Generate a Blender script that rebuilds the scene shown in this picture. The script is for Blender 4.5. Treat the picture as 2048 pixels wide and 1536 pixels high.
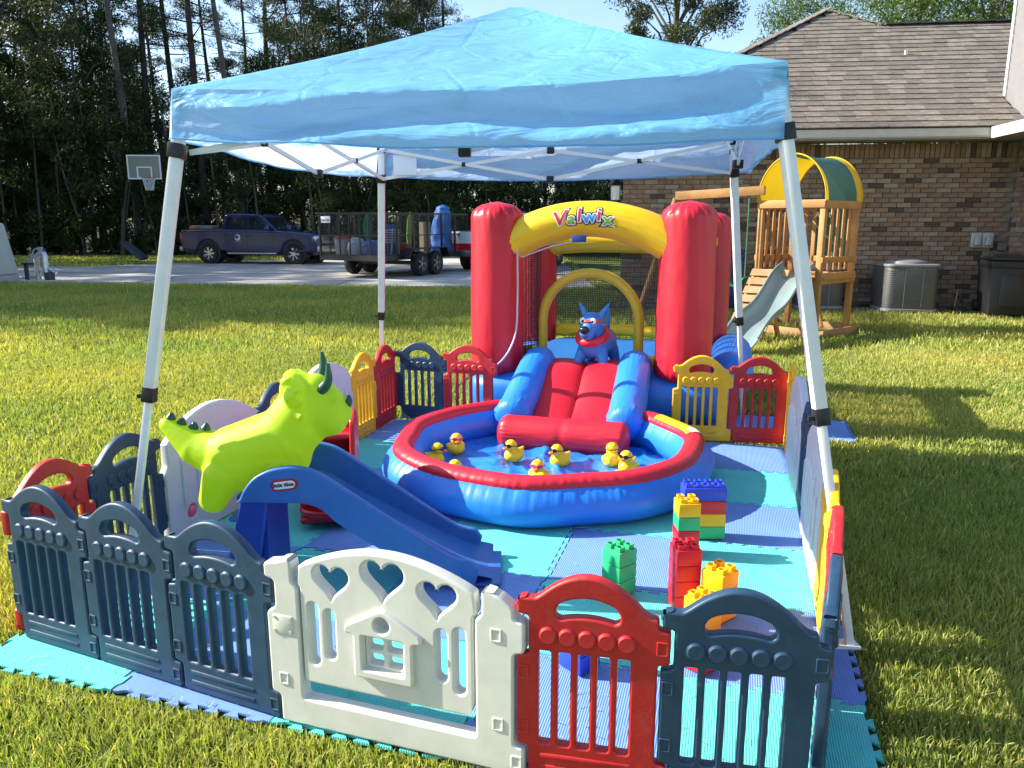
import bpy, bmesh, math, random
import numpy as np
from mathutils import Vector, Matrix
R = math.radians
rnd = random.Random(7)
scene = bpy.context.scene
for o in list(bpy.data.objects): bpy.data.objects.remove(o)
COL = scene.collection

# ------------------------------------------------------------------ camera
CAM_H, FPX, HORIZON = 1.6, 1540.0, 445.0          # eye height (m), focal length and horizon in photo pixels
PITCH = math.atan((768-HORIZON)/FPX)
cd = bpy.data.cameras.new('camera'); cam = bpy.data.objects.new('camera', cd); COL.objects.link(cam)
cam.location = (0, 0, CAM_H); cam.rotation_euler = (math.pi/2-PITCH, 0, 0)
cd.sensor_width = 36; cd.lens = 36*FPX/2048; cd.clip_start = .05; cd.clip_end = 3000
scene.camera = cam
# ------------------------------------------------------------------ sky, sun, exposure
SUN_EL = R(33); SUN_TO = Vector((-.985, .16, 0)).normalized()      # horizontal direction towards the sun
w = bpy.data.worlds.new('World'); scene.world = w; w.use_nodes = True
nt = w.node_tree; bg = nt.nodes['Background']
sky = nt.nodes.new('ShaderNodeTexSky'); sky.sky_type = 'NISHITA'; sky.sun_disc = False
sky.sun_elevation = SUN_EL; sky.sun_rotation = math.atan2(SUN_TO.x, SUN_TO.y)
sky.air_density = 1.0; sky.dust_density = .6; sky.ozone_density = 1.6
nt.links.new(sky.outputs[0], bg.inputs[0]); bg.inputs[1].default_value = .115
sl = bpy.data.lights.new('sun', 'SUN'); sl.energy = 5.0; sl.angle = R(.55); sl.color = (1, .93, .80)
sun = bpy.data.objects.new('sun', sl); COL.objects.link(sun)
sdir = -(SUN_TO*math.cos(SUN_EL)+Vector((0, 0, math.sin(SUN_EL))))
sun.rotation_euler = sdir.to_track_quat('-Z', 'Y').to_euler(); sun.location = (-30, 5, 30)
vs = scene.view_settings; vs.view_transform = 'Standard'; vs.look = 'None'; vs.gamma = 1; vs.exposure = 1.33; vs.use_curve_mapping = False
scene.render.resolution_x = 1024; scene.render.resolution_y = 768
scene.cycles.transparent_max_bounces = 24

# ------------------------------------------------------------------ pixel helpers (photo pixel -> direction; distance is given by the surface)
CP, SP = math.cos(PITCH), math.sin(PITCH)
def ground(x, y, z=0):
    a = (x-1024)/FPX; b = (y-768)/FPX
    t = (z-CAM_H)/(-SP-b*CP); return Vector((a*t, (CP-b*SP)*t, z))
def at(x, y, Y):
    a = (x-1024)/FPX; b = (y-768)/FPX
    t = Y/(CP-b*SP); return Vector((a*t, Y, CAM_H+(-SP-b*CP)*t))

# ------------------------------------------------------------------ colours and materials
def hexc(h):
    h = h.lstrip('#'); c = [int(h[i:i+2], 16)/255 for i in (0, 2, 4)]
    return tuple(v/12.92 if v <= .04045 else ((v+.055)/1.055)**2.4 for v in c)
def mat(name, col, rough=.5, var=.0, vscale=6, bump=0, bscale=40, spec=.5, metal=0, coat=0, trans=0, tcol=None, alpha=1, det=3, sheen=0, dirt=None):
    m = bpy.data.materials.new(name); m.use_nodes = True; n = m.node_tree; N = n.nodes; L = n.links
    p = N['Principled BSDF']; out = N['Material Output']
    if isinstance(col, str): col = hexc(col)
    p.inputs['Base Color'].default_value = (*col, 1); p.inputs['Roughness'].default_value = rough
    p.inputs['Specular IOR Level'].default_value = spec; p.inputs['Metallic'].default_value = metal
    p.inputs['Coat Weight'].default_value = coat; p.inputs['Alpha'].default_value = alpha
    tc = N.new('ShaderNodeTexCoord')
    if var or dirt:
        no = N.new('ShaderNodeTexNoise'); no.inputs['Scale'].default_value = vscale; no.inputs['Detail'].default_value = det+2
        no.inputs['Roughness'].default_value = .65; L.new(tc.outputs['Object'], no.inputs['Vector'])
        rp = N.new('ShaderNodeValToRGB'); rp.color_ramp.elements[0].position = .3; rp.color_ramp.elements[1].position = .7
        rp.color_ramp.elements[0].color = (*[c*(1-var) for c in col], 1)
        rp.color_ramp.elements[1].color = (*[min(1, c*(1+var)) for c in col], 1)
        L.new(no.outputs['Fac'], rp.inputs['Fac']); L.new(rp.outputs[0], p.inputs['Base Color'])
        mr = N.new('ShaderNodeMapRange'); mr.inputs['To Min'].default_value = max(.03, rough-.1); mr.inputs['To Max'].default_value = min(1, rough+.12)
        L.new(no.outputs['Fac'], mr.inputs['Value']); L.new(mr.outputs[0], p.inputs['Roughness'])
    if dirt:
        dc, amt, dsc = dirt; dn = N.new('ShaderNodeTexNoise'); dn.inputs['Scale'].default_value = dsc; dn.inputs['Detail'].default_value = 8; dn.inputs['Roughness'].default_value = .72; dn.inputs['Distortion'].default_value = .6
        L.new(tc.outputs['Object'], dn.inputs['Vector']); dm = N.new('ShaderNodeMapRange'); dm.inputs['From Min'].default_value = .50; dm.inputs['From Max'].default_value = .72; dm.inputs['To Max'].default_value = amt; L.new(dn.outputs['Fac'], dm.inputs['Value'])
        cm = N.new('ShaderNodeMix'); cm.data_type = 'RGBA'; L.new(dm.outputs[0], cm.inputs[0]); L.new(rp.outputs[0], cm.inputs[6]); cm.inputs[7].default_value = (*dc, 1); L.new(cm.outputs[2], p.inputs['Base Color'])
    if bump:
        nb = N.new('ShaderNodeTexNoise'); nb.inputs['Scale'].default_value = bscale; nb.inputs['Detail'].default_value = 4
        L.new(tc.outputs['Object'], nb.inputs['Vector'])
        bp = N.new('ShaderNodeBump'); bp.inputs['Strength'].default_value = bump; bp.inputs['Distance'].default_value = .01
        L.new(nb.outputs['Fac'], bp.inputs['Height']); L.new(bp.outputs[0], p.inputs['Normal'])
    if trans:
        t = N.new('ShaderNodeBsdfTranslucent'); t.inputs[0].default_value = (*(tcol or col), 1)
        mx = N.new('ShaderNodeMixShader'); mx.inputs[0].default_value = trans
        L.new(p.outputs[0], mx.inputs[1]); L.new(t.outputs[0], mx.inputs[2]); L.new(mx.outputs[0], out.inputs[0])
    return m
MATS = {}
def MT(name, *a, **k):
    MATS[name] = mat(name, *a, **k); return MATS[name]
PL = dict(rough=.46, var=.14, vscale=9, bump=.05, bscale=130)
DUST = (.33, .30, .24)
navy = MT('navy plastic', (.013, .046, .095), dirt=(DUST, .055, 17), **PL); redp = MT('red plastic', (.46, .014, .018), dirt=(DUST, .10, 11), **PL)
yelp = MT('yellow plastic', (.86, .44, .012), dirt=(DUST, .08, 11), **PL); whp = MT('white plastic', (.62, .61, .54), rough=.5, var=.06, vscale=12, bump=.03, bscale=120, dirt=((.40, .37, .30), .12, 9))
lavp = MT('pale grey plastic', (.58, .56, .62), rough=.5, var=.06, vscale=8)
bluep = MT('blue slide plastic', (.035, .14, .43), rough=.42, var=.10, vscale=7, bump=.06, bscale=150, dirt=(DUST, .10, 10))
dblue = MT('shadowed blue plastic', (.012, .05, .36), rough=.4, var=.08, vscale=7)  # slide blue made darker for the ladder, its shade put into the colour
blackp = MT('black plastic', (.012, .012, .014), rough=.45)
black = MT('black paint', (.010, .010, .011), rough=.45, var=.2, vscale=5)
whitem = MT('white enamel steel', (.78, .77, .74), rough=.35, var=.05, vscale=14)
steel = MT('grey steel', (.45, .45, .46), rough=.35, metal=1)
rubber = MT('tyre rubber', (.014, .014, .015), rough=.85, var=.2, vscale=30)

# ------------------------------------------------------------------ mesh helpers
def link(o, parent=None):
    COL.objects.link(o)
    if parent: o.parent = parent
    return o
def tagit(o, label=None, cat=None, group=None, kind=None):
    if label: o['label'] = label
    if cat: o['category'] = cat
    if group: o['group'] = group
    if kind: o['kind'] = kind
    return o
def thing(name, label, cat, loc=(0, 0, 0), rz=0, group=None, rot=None):
    o = bpy.data.objects.new(name, None); link(o); o.location = loc; o.rotation_euler = rot or (0, 0, rz)
    o.empty_display_size = .1
    return tagit(o, label, cat, group)
def finish(me, smooth=None):
    if smooth is not None:
        me.shade_smooth(); me.set_sharp_from_angle(angle=R(smooth))
    return me
def inst(name, me, m=None, parent=None, loc=(0, 0, 0), rot=(0, 0, 0), scale=(1, 1, 1)):
    o = bpy.data.objects.new(name, me); link(o, parent); o.location = loc; o.rotation_euler = rot; o.scale = scale
    if m is not None:
        if not me.materials: me.materials.append(m)
        o.material_slots[0].link = 'OBJECT'; o.material_slots[0].material = m
    return o
class MB:
    def __init__(s): s.v = []; s.f = []; s.mi = []
    def add(s, vs_, fs, M=None, mi=0):
        b = len(s.v)
        s.v += [tuple(M @ Vector(v)) if M else tuple(v) for v in vs_]
        s.f += [tuple(i+b for i in f) for f in fs]; s.mi += [mi]*len(fs); return s
    def box(s, c, d, M=None, rz=0, mi=0, bev=0, taper=(1, 1)):
        x, y, z = (q/2 for q in d); tx, ty = taper
        V = [(-x, -y, -z), (x, -y, -z), (x, y, -z), (-x, y, -z), (-x*tx, -y*ty, z), (x*tx, -y*ty, z), (x*tx, y*ty, z), (-x*tx, y*ty, z)]
        F = [(3, 2, 1, 0), (4, 5, 6, 7), (0, 1, 5, 4), (1, 2, 6, 5), (2, 3, 7, 6), (3, 0, 4, 7)]
        T = Matrix.Translation(c) @ Matrix.Rotation(rz, 4, 'Z')
        if M: T = M @ T
        if bev:
            bm = bmesh.new(); bv = [bm.verts.new(v) for v in V]
            for f in F: bm.faces.new([bv[i] for i in f])
            bmesh.ops.bevel(bm, geom=list(bm.edges), offset=bev, segments=2, affect='EDGES', profile=.5)
            bm.verts.index_update(); V = [v.co.copy() for v in bm.verts]; F = [tuple(v.index for v in f.verts) for f in bm.faces]; bm.free()
        return s.add(V, F, T, mi)
    def bar(s, a, b, wd, ht, up=(0, 0, 1), mi=0, bev=0):
        a = Vector(a); b = Vector(b); d = (b-a); ln = d.length; x = d.normalized(); u = Vector(up)
        y = u.cross(x)
        if y.length < 1e-4: y = Vector((0, 1, 0)).cross(x)
        y.normalize(); z = x.cross(y)
        T = Matrix((x, y, z)).transposed().to_4x4(); T.translation = (a+b)/2
        return s.box((0, 0, 0), (ln, wd, ht), M=T, mi=mi, bev=bev)
    def tube(s, path, rad, seg=10, cap=True, mi=0, closed=False, ell=None):
        P = [Vector(p) for p in path]; n = len(P)
        rr = rad if isinstance(rad, (list, tuple)) else [rad]*n
        V = []; F = []; pn = None
        for i, p in enumerate(P):
            if closed: t = (P[(i+1) % n]-P[i-1])
            else: t = (P[min(i+1, n-1)]-P[max(i-1, 0)])
            t.normalize()
            if pn is None:
                pn = Vector((0, 0, 1)).cross(t)
                if pn.length < 1e-3: pn = Vector((1, 0, 0))
            pn = (pn-t*pn.dot(t)).normalized(); bn = t.cross(pn)
            for k in range(seg):
                a = 2*math.pi*k/seg; ca, sa = math.cos(a), math.sin(a)
                if ell: sa *= ell
                V.append(p+pn*ca*rr[i]+bn*sa*rr[i])
        for i in range(n if closed else n-1):
            j = (i+1) % n
            for k in range(seg):
                q = (k+1) % seg; F.append((i*seg+k, i*seg+q, j*seg+q, j*seg+k))
        if cap and not closed:
            F.append(tuple(reversed(range(seg)))); F.append(tuple((n-1)*seg+k for k in range(seg)))
        return s.add(V, F, None, mi)
    def lathe(s, prof, seg=24, M=None, mi=0, a0=0, a1=2*math.pi):
        full = abs(a1-a0-2*math.pi) < 1e-6; n = seg if full else seg+1; V = []; F = []
        for r, z in prof:
            for k in range(n):
                a = a0+(a1-a0)*k/seg; V.append((r*math.cos(a), r*math.sin(a), z))
        for i in range(len(prof)-1):
            for k in range(seg):
                q = (k+1) % n; F.append((i*n+k, i*n+q, (i+1)*n+q, (i+1)*n+k))
        return s.add(V, F, M, mi)
    def cyl(s, a, b, r, r2=None, seg=14, mi=0): return s.tube([a, b], [r, r if r2 is None else r2], seg, mi=mi)
    def sphere(s, c, r, seg=16, rings=10, M=None, mi=0, sc=(1, 1, 1)):
        pr = [(max(1e-5, math.sin(math.pi*i/rings))*r, -math.cos(math.pi*i/rings)*r) for i in range(rings+1)]
        T = Matrix.Translation(c) @ (M or Matrix()) @ Matrix.Diagonal((*sc, 1))
        return s.lathe(pr, seg, T, mi)
    def capsule(s, a, b, ra, rb, seg=16, mi=0, ell=None):
        a = Vector(a); b = Vector(b); d = (b-a).normalized(); P = []; Q = []
        for i in range(6):
            t = math.pi/2*(1-i/5); P.append(a-d*math.sin(t)*ra); Q.append(max(1e-4, math.cos(t)*ra))
        for i in range(6):
            t = math.pi/2*i/5; P.append(b+d*math.sin(t)*rb); Q.append(max(1e-4, math.cos(t)*rb))
        return s.tube(P, Q, seg, mi=mi, ell=ell)
    def mesh(s, name, smooth=None):
        me = bpy.data.meshes.new(name); me.from_pydata(s.v, [], s.f); me.validate(); me.update()
        if any(s.mi) and len(me.polygons) == len(s.mi): me.polygons.foreach_set('material_index', s.mi)
        return finish(me, smooth)
    def build(s, name, m, parent=None, smooth=None, loc=(0, 0, 0), rot=(0, 0, 0)):
        me = s.mesh(name, smooth)
        for q in (m if isinstance(m, (list, tuple)) else [m]): me.materials.append(q)
        o = bpy.data.objects.new(name, me); link(o, parent); o.location = loc; o.rotation_euler = rot
        return o
def fast_mesh(name, co, faces, nv):
    """co (n,3) array, faces (m,nv) array -> mesh"""
    me = bpy.data.meshes.new(name); n = len(co); m = len(faces)
    me.vertices.add(n); me.vertices.foreach_set('co', np.asarray(co, dtype=np.float32).ravel())
    me.loops.add(m*nv); me.loops.foreach_set('vertex_index', np.asarray(faces, dtype=np.int32).ravel())
    me.polygons.add(m); me.polygons.foreach_set('loop_start', np.arange(0, m*nv, nv, dtype=np.int32))
    me.polygons.foreach_set('loop_total', np.full(m, nv, dtype=np.int32))
    me.update(calc_edges=True); return me
def offset2(P, d):
    """grow (d > 0) or shrink (d < 0) a closed 2D polygon"""
    n = len(P); ar = sum(P[i-1][0]*P[i][1]-P[i][0]*P[i-1][1] for i in range(n)); sg = 1 if ar > 0 else -1; out = []
    for i in range(n):
        a = Vector(P[i-1]); p = Vector(P[i]); b = Vector(P[(i+1) % n]); e0 = (p-a).normalized(); e1 = (b-p).normalized()
        n0 = Vector((e0.y, -e0.x))*sg; n1 = Vector((e1.y, -e1.x))*sg; m = n0+n1
        if m.length < .3: out.append(tuple(p)); continue
        m.normalize(); k = d/max(.6, m.dot(n0)); q = p+m*k; out.append((q.x, q.y))
    return out
def plate_mesh(name, splines, thick, bevel=.004, res=2, smooth=40, upright=True):
    """2D outlines with holes -> plate with rounded edges; upright: lies in XZ, thickness along Y"""
    cu = bpy.data.curves.new(name, 'CURVE'); cu.dimensions = '2D'; cu.fill_mode = 'BOTH'
    cu.extrude = max(1e-4, thick/2-bevel); cu.bevel_depth = bevel; cu.bevel_resolution = res
    for si_, pts in enumerate(splines):
        cl = [pts[0]]
        for p in pts[1:]:
            if math.dist(p, cl[-1]) > 6e-4: cl.append(p)
        if math.dist(cl[0], cl[-1]) < 6e-4: cl.pop()
        pts = offset2(cl, -bevel if si_ == 0 else bevel)
        sp = cu.splines.new('POLY'); sp.points.add(len(pts)-1); sp.use_cyclic_u = True
        for q, p in zip(sp.points, pts): q.co = (p[0], p[1], 0, 1)
    o = bpy.data.objects.new('tmp', cu); COL.objects.link(o)
    dg = bpy.context.evaluated_depsgraph_get(); dg.update()
    me = bpy.data.meshes.new_from_object(o.evaluated_get(dg)); me.name = name
    bpy.data.objects.remove(o); bpy.data.curves.remove(cu)
    me.materials.clear()
    if upright: me.transform(Matrix.Rotation(math.pi/2, 4, 'X'))
    bm = bmesh.new(); bm.from_mesh(me); bmesh.ops.remove_doubles(bm, verts=bm.verts, dist=1e-5); bmesh.ops.recalc_face_normals(bm, faces=bm.faces); bm.to_mesh(me); bm.free()
    finish(me, smooth)
    # keep the broad faces truly flat: crease where the bevel starts
    ax = Vector((0, 1, 0)) if upright else Vector((0, 0, 1)); seen = {}
    for pl in me.polygons:
        fl = abs(pl.normal.dot(ax)) > .995
        for ek in pl.edge_keys: seen.setdefault(ek, []).append(fl)
    for e in me.edges:
        v = seen.get(tuple(sorted(e.vertices)), [])
        if True in v and False in v: e.use_edge_sharp = True
    return me
def text_mesh(name, s, size, thick=.002, offset=0, shear=0, upright=True, align='CENTER'):
    cu = bpy.data.curves.new(name, 'FONT'); cu.body = s; cu.size = size; cu.extrude = thick/2; cu.offset = offset; cu.align_x = align; cu.align_y = 'CENTER'; cu.shear = shear
    cu.resolution_u = 3
    o = bpy.data.objects.new('tmp', cu); COL.objects.link(o)
    dg = bpy.context.evaluated_depsgraph_get(); dg.update()
    me = bpy.data.meshes.new_from_object(o.evaluated_get(dg)); me.name = name
    bpy.data.objects.remove(o); bpy.data.curves.remove(cu); me.materials.clear()
    if upright: me.transform(Matrix.Rotation(math.pi/2, 4, 'X'))
    return me
def blob_mesh(name, mb, voxel=.01, smooth_it=6):
    """fuse overlapping closed shapes into one continuous surface"""
    me = mb.mesh(name); o = bpy.data.objects.new('tmp', me); COL.objects.link(o)
    a = o.modifiers.new('r', 'REMESH'); a.mode = 'VOXEL'; a.voxel_size = voxel
    b = o.modifiers.new('s', 'SMOOTH'); b.iterations = smooth_it; b.factor = .5
    dg = bpy.context.evaluated_depsgraph_get(); dg.update()
    r = bpy.data.meshes.new_from_object(o.evaluated_get(dg)); r.name = name; bpy.data.objects.remove(o); r.materials.clear()
    r.shade_smooth(); return r
def circ(cx, cy, r, n=20, ry=None, a0=0): return [(cx+r*math.cos(a0+2*math.pi*i/n), cy+(ry or r)*math.sin(a0+2*math.pi*i/n)) for i in range(n)]
def rrect(x0, y0, x1, y1, r, n=5):
    P = []
    for cx, cy, a in ((x1-r, y1-r, 0), (x0+r, y1-r, 90), (x0+r, y0+r, 180), (x1-r, y0+r, 270)):
        P += [(cx+r*math.cos(R(a+90*i/n)), cy+r*math.sin(R(a+90*i/n))) for i in range(n+1)]
    return P
def rounded(pts, r, n=4):
    """round the corners of a closed 2D polygon"""
    out = []; m = len(pts)
    for i in range(m):
        p = Vector(pts[i]); a = Vector(pts[i-1])-p; b = Vector(pts[(i+1) % m])-p
        k = min(r, a.length*.45, b.length*.45); s = p+a.normalized()*k; e = p+b.normalized()*k
        for j in range(n+1):
            t = j/n; q = s*(1-t)**2+p*2*t*(1-t)+e*t*t; out.append((q.x, q.y))
    return out
def spline2(pts, n=6):
    """Catmull-Rom through open list of points (any dimension)"""
    P = [Vector(p) for p in pts]; P = [P[0]*2-P[1]]+P+[P[-1]*2-P[-2]]; out = []
    for i in range(1, len(P)-2):
        for k in range(n):
            t = k/n; a, b, c, d = P[i-1:i+3]
            out.append(.5*((2*b)+(c-a)*t+(2*a-5*b+4*c-d)*t*t+(3*b-a-3*c+d)*t**3))
    out.append(P[-2]); return out
# ================================================================== ground, lawn, driveway
def attr_mat(name, base, rough=.6, trans=.35, attr='tint', tcol=None, spec=.25):
    """colour = base * per-face 'tint' attribute (natural variation from blade to blade / leaf to leaf)"""
    m = bpy.data.materials.new(name); m.use_nodes = True; N = m.node_tree.nodes; L = m.node_tree.links
    p = N['Principled BSDF']; out = N['Material Output']; a = N.new('ShaderNodeAttribute'); a.attribute_name = attr
    mx = N.new('ShaderNodeMix'); mx.data_type = 'RGBA'; mx.blend_type = 'MULTIPLY'; mx.inputs[0].default_value = 1
    mx.inputs[6].default_value = (*base, 1); L.new(a.outputs['Color'], mx.inputs[7])
    L.new(mx.outputs[2], p.inputs['Base Color']); p.inputs['Roughness'].default_value = rough; p.inputs['Specular IOR Level'].default_value = spec
    t = N.new('ShaderNodeBsdfTranslucent'); m2 = N.new('ShaderNodeMix'); m2.data_type = 'RGBA'; m2.blend_type = 'MULTIPLY'; m2.inputs[0].default_value = 1
    L.new(mx.outputs[2], m2.inputs[6]); m2.inputs[7].default_value = (*(tcol or (1.3, 1.25, .6)), 1); L.new(m2.outputs[2], t.inputs[0])
    s = N.new('ShaderNodeMixShader'); s.inputs[0].default_value = trans
    L.new(p.outputs[0], s.inputs[1]); L.new(t.outputs[0], s.inputs[2]); L.new(s.outputs[0], out.inputs[0]); return m
def ground_mat(name, cols, scale=(3, 40), bump=.5):
    m = bpy.data.materials.new(name); m.use_nodes = True; N = m.node_tree.nodes; L = m.node_tree.links; p = N['Principled BSDF']
    tc = N.new('ShaderNodeTexCoord'); a = N.new('ShaderNodeTexNoise'); a.inputs['Scale'].default_value = scale[0]; a.inputs['Detail'].default_value = 6
    b = N.new('ShaderNodeTexNoise'); b.inputs['Scale'].default_value = scale[1]; b.inputs['Detail'].default_value = 8; b.inputs['Roughness'].default_value = .75
    for q in (a, b): L.new(tc.outputs['Object'], q.inputs['Vector'])
    ad = N.new('ShaderNodeMath'); ad.operation = 'MULTIPLY_ADD'; ad.inputs[1].default_value = .45; L.new(a.outputs[0], ad.inputs[0])
    sb = N.new('ShaderNodeMath'); sb.operation = 'MULTIPLY'; sb.inputs[1].default_value = .55; L.new(b.outputs[0], sb.inputs[0]); L.new(sb.outputs[0], ad.inputs[2])
    r = N.new('ShaderNodeValToRGB'); E = r.color_ramp.elements; E[0].position = .34; E[1].position = .66; E[0].color = (*cols[0], 1); E[1].color = (*cols[-1], 1)
    for i, c in enumerate(cols[1:-1]):
        e = E.new(.34+.32*(i+1)/(len(cols)-1)); e.color = (*c, 1)
    L.new(ad.outputs[0], r.inputs[0]); L.new(r.outputs[0], p.inputs['Base Color']); p.inputs['Roughness'].default_value = .9; p.inputs['Specular IOR Level'].default_value = .15
    bp = N.new('ShaderNodeBump'); bp.inputs['Strength'].default_value = bump; bp.inputs['Distance'].default_value = .03; L.new(b.outputs[0], bp.inputs['Height']); L.new(bp.outputs[0], p.inputs['Normal'])
    return m
forest_floor = ground_mat('forest floor', [(.012, .012, .006), (.03, .03, .012), (.05, .045, .02)], (1.2, 9))
lawn_soil = ground_mat('lawn turf', [(.05, .07, .012), (.11, .145, .024), (.16, .19, .04)], (2.5, 60))
concrete = ground_mat('driveway concrete', [(.33, .31, .29), (.42, .40, .37), (.48, .46, .43)], (.8, 25), .1)
def sheet(name, pts, z, m):
    b = MB(); b.add([(x, y, z) for x, y in pts], [tuple(range(len(pts)))]); o = b.build(name, m); o['kind'] = 'structure'; return o
sheet('ground', [(-900, -200), (900, -200), (900, 1500), (-900, 1500)], -.03, forest_floor)
sheet('lawn', [(-80, -12), (60, -12), (60, 37), (2, 38.5), (-14, 38), (-24, 37), (-80, 37)], -.004, lawn_soil)
DRV = [(-60, 27.5), (-30, 23.6), (-13.7, 21.0), (-7, 20.1), (-1.5, 19.5), (2.1, 19.0), (2.1, 37), (-4, 36.2), (-12, 33.2), (-15.5, 29.2), (-22, 28.6), (-60, 31)]
drv = sheet('driveway', DRV, .004, concrete)
def joints():
    b = MB()
    for x0, y0, x1, y1 in ((-10.3, 20.6, -9.2, 33.9), (-4.6, 19.8, -4.2, 36), (-16, 25.2, 2.1, 24.6), (-12, 29.3, 2.1, 29.2)):
        b.bar((x0, y0, .006), (x1, y1, .006), .03, .004)
    return b.build('expansion_joint', MT('joint filler', (.09, .085, .08), rough=.9), drv)
joints()

# ---- mat layout (needed for the grass too): 2 ft tiles laid at an angle to the view
MA = R(-16); MU = Vector((math.cos(MA), math.sin(MA), 0)); MV = Vector((-math.sin(MA), math.cos(MA), 0)); MJ = Vector((.33, 3.85, 0)); TS = .625
def mat_pt(i, j): return MJ+MU*(i*TS)+MV*(j*TS)
TILE_C = ground(1712, 887)
def in_poly(px, py, poly):
    n = len(poly); r = np.zeros(len(px), bool); j = n-1
    for i in range(n):
        xi, yi = poly[i]; xj, yj = poly[j]
        c = ((yi > py) != (yj > py)) & (px < (xj-xi)*(py-yi)/((yj-yi) or 1e-9)+xi); r ^= c; j = i
    return r
rs = np.random.RandomState(3)
def blades(name, y0, y1, dens, h, wd, seg2, m, label, far=False):
    ymid = np.linspace(y0, y1, 400); n = int(dens*np.mean(2*(.70*ymid+2.0))*(y1-y0))
    y = y0+(y1-y0)*rs.rand(int(n*1.6)); hw = .70*y+2.0; keep = rs.rand(len(y)) < hw/(.70*y1+2.0); y = y[keep]
    x = (rs.rand(len(y))*2-1)*(.70*y+2.0)
    a = (x-MJ.x)*MU.x+(y-MJ.y)*MU.y; b = (x-MJ.x)*MV.x+(y-MJ.y)*MV.y
    ok = ~((a > -3*TS-.012) & (a < 2*TS+.012) & (b > -3*TS-.012) & (b < 3*TS))
    for tx in (1, 2):      # loose tiles outside the pen
        ta = a-((TILE_C-MJ).dot(MU)-tx*TS); tb = b-(TILE_C-MJ).dot(MV); ok &= ~((ta > -.02) & (ta < TS+.02) & (tb > -.02) & (tb < TS+.02))
    ok &= ~in_poly(x, y, DRV)
    ok &= ~((x > 2.4) & (y > 14.6-.13*(x-5)))           # paved strip along the house
    ok &= ~((np.abs(x-4.35) < .75) & (np.abs(y-11.5) < .55))
    x = x[ok]; y = y[ok]; n = len(x)
    # clumpy growth
    cl = np.sin(x*7.1+np.sin(y*5.3)*1.7)*np.sin(y*6.3+np.sin(x*4.1)*2.1); cl2 = np.sin(x*1.3+1)*np.sin(y*1.7+np.sin(x*.9))
    a = a[ok]; b = b[ok]; edge_ = np.maximum(np.maximum(-3*TS-a, a-2*TS), np.maximum(-3*TS-b, b-3*TS))
    hh = h*(.55+.75*rs.rand(n))*(1+.22*cl)*np.clip(.42+edge_*4.5, .42, 1); ang = rs.rand(n)*2*np.pi; lean = (.15+.75*rs.rand(n)**1.3)*hh
    dx, dy = np.cos(ang), np.sin(ang); fx = rs.rand(n)*2*np.pi; wx, wy = np.cos(fx)*wd*.5, np.sin(fx)*wd*.5
    z0 = np.full(n, -.012)
    def P(px, py, pz): return np.stack([px, py, pz], 1)
    up = np.sqrt(np.maximum(hh**2-(lean*.9)**2, (hh*.25)**2))
    if seg2:
        mx, my, mz = x+dx*lean*.35, y+dy*lean*.35, up*.62
        V = np.stack([P(x-wx, y-wy, z0), P(x+wx, y+wy, z0), P(mx+wx*.9, my+wy*.9, mz), P(mx-wx*.9, my-wy*.9, mz),
                      P(x+dx*lean+wx*.15, y+dy*lean+wy*.15, up), P(x+dx*lean-wx*.15, y+dy*lean-wy*.15, up)], 1).reshape(-1, 3)
        i = np.arange(n)[:, None]*6; F = np.concatenate([i+np.array([[0, 1, 2, 3]]), i+np.array([[3, 2, 4, 5]])], 1).reshape(-1, 4); nf = 2
    else:
        V = np.stack([P(x-wx, y-wy, z0), P(x+wx, y+wy, z0), P(x+dx*lean+wx*.25, y+dy*lean+wy*.25, up), P(x+dx*lean-wx*.25, y+dy*lean-wy*.25, up)], 1).reshape(-1, 3)
        F = np.arange(n)[:, None]*4+np.array([[0, 1, 2, 3]]); nf = 1
    me = fast_mesh(name, V, F, 4)
    t = .72+.5*rs.rand(n)+.12*cl2; c = np.stack([t*(1+.12*rs.rand(n)+.14*cl2), t, t*(.8+.5*rs.rand(n)), np.ones(n)], 1)
    dry = rs.rand(n) < .07; c[dry] = np.stack([1.9+.5*rs.rand(dry.sum()), 1.35+.3*rs.rand(dry.sum()), 2.0+.8*rs.rand(dry.sum()), np.ones(dry.sum())], 1)
    at_ = me.attributes.new('tint', 'FLOAT_COLOR', 'FACE'); at_.data.foreach_set('color', np.repeat(c, nf, axis=0).astype(np.float32).ravel())
    me.materials.append(m); o = bpy.data.objects.new(name, me); link(o); tagit(o, label, 'grass', kind='stuff'); return o
grass_m = attr_mat('grass blades', (.335, .385, .098), .55, .4, tcol=(1.2, 1.28, .5), spec=.3)
blades('grass', 1.2, 4.6, 9500, .052, .0052, True, grass_m, 'coarse green lawn grass around the play mat in the foreground')
blades('grass', 4.6, 9.5, 2600, .055, .0095, True, grass_m, 'sunlit lawn grass around the tent and bounce house')
blades('grass', 9.5, 24, 620, .065, .022, False, grass_m, 'shaded lawn grass between the tent and the driveway')
blades('grass', 24, 37.5, 110, .09, .06, False, grass_m, 'rough dark grass strip at the edge of the woods')

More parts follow.
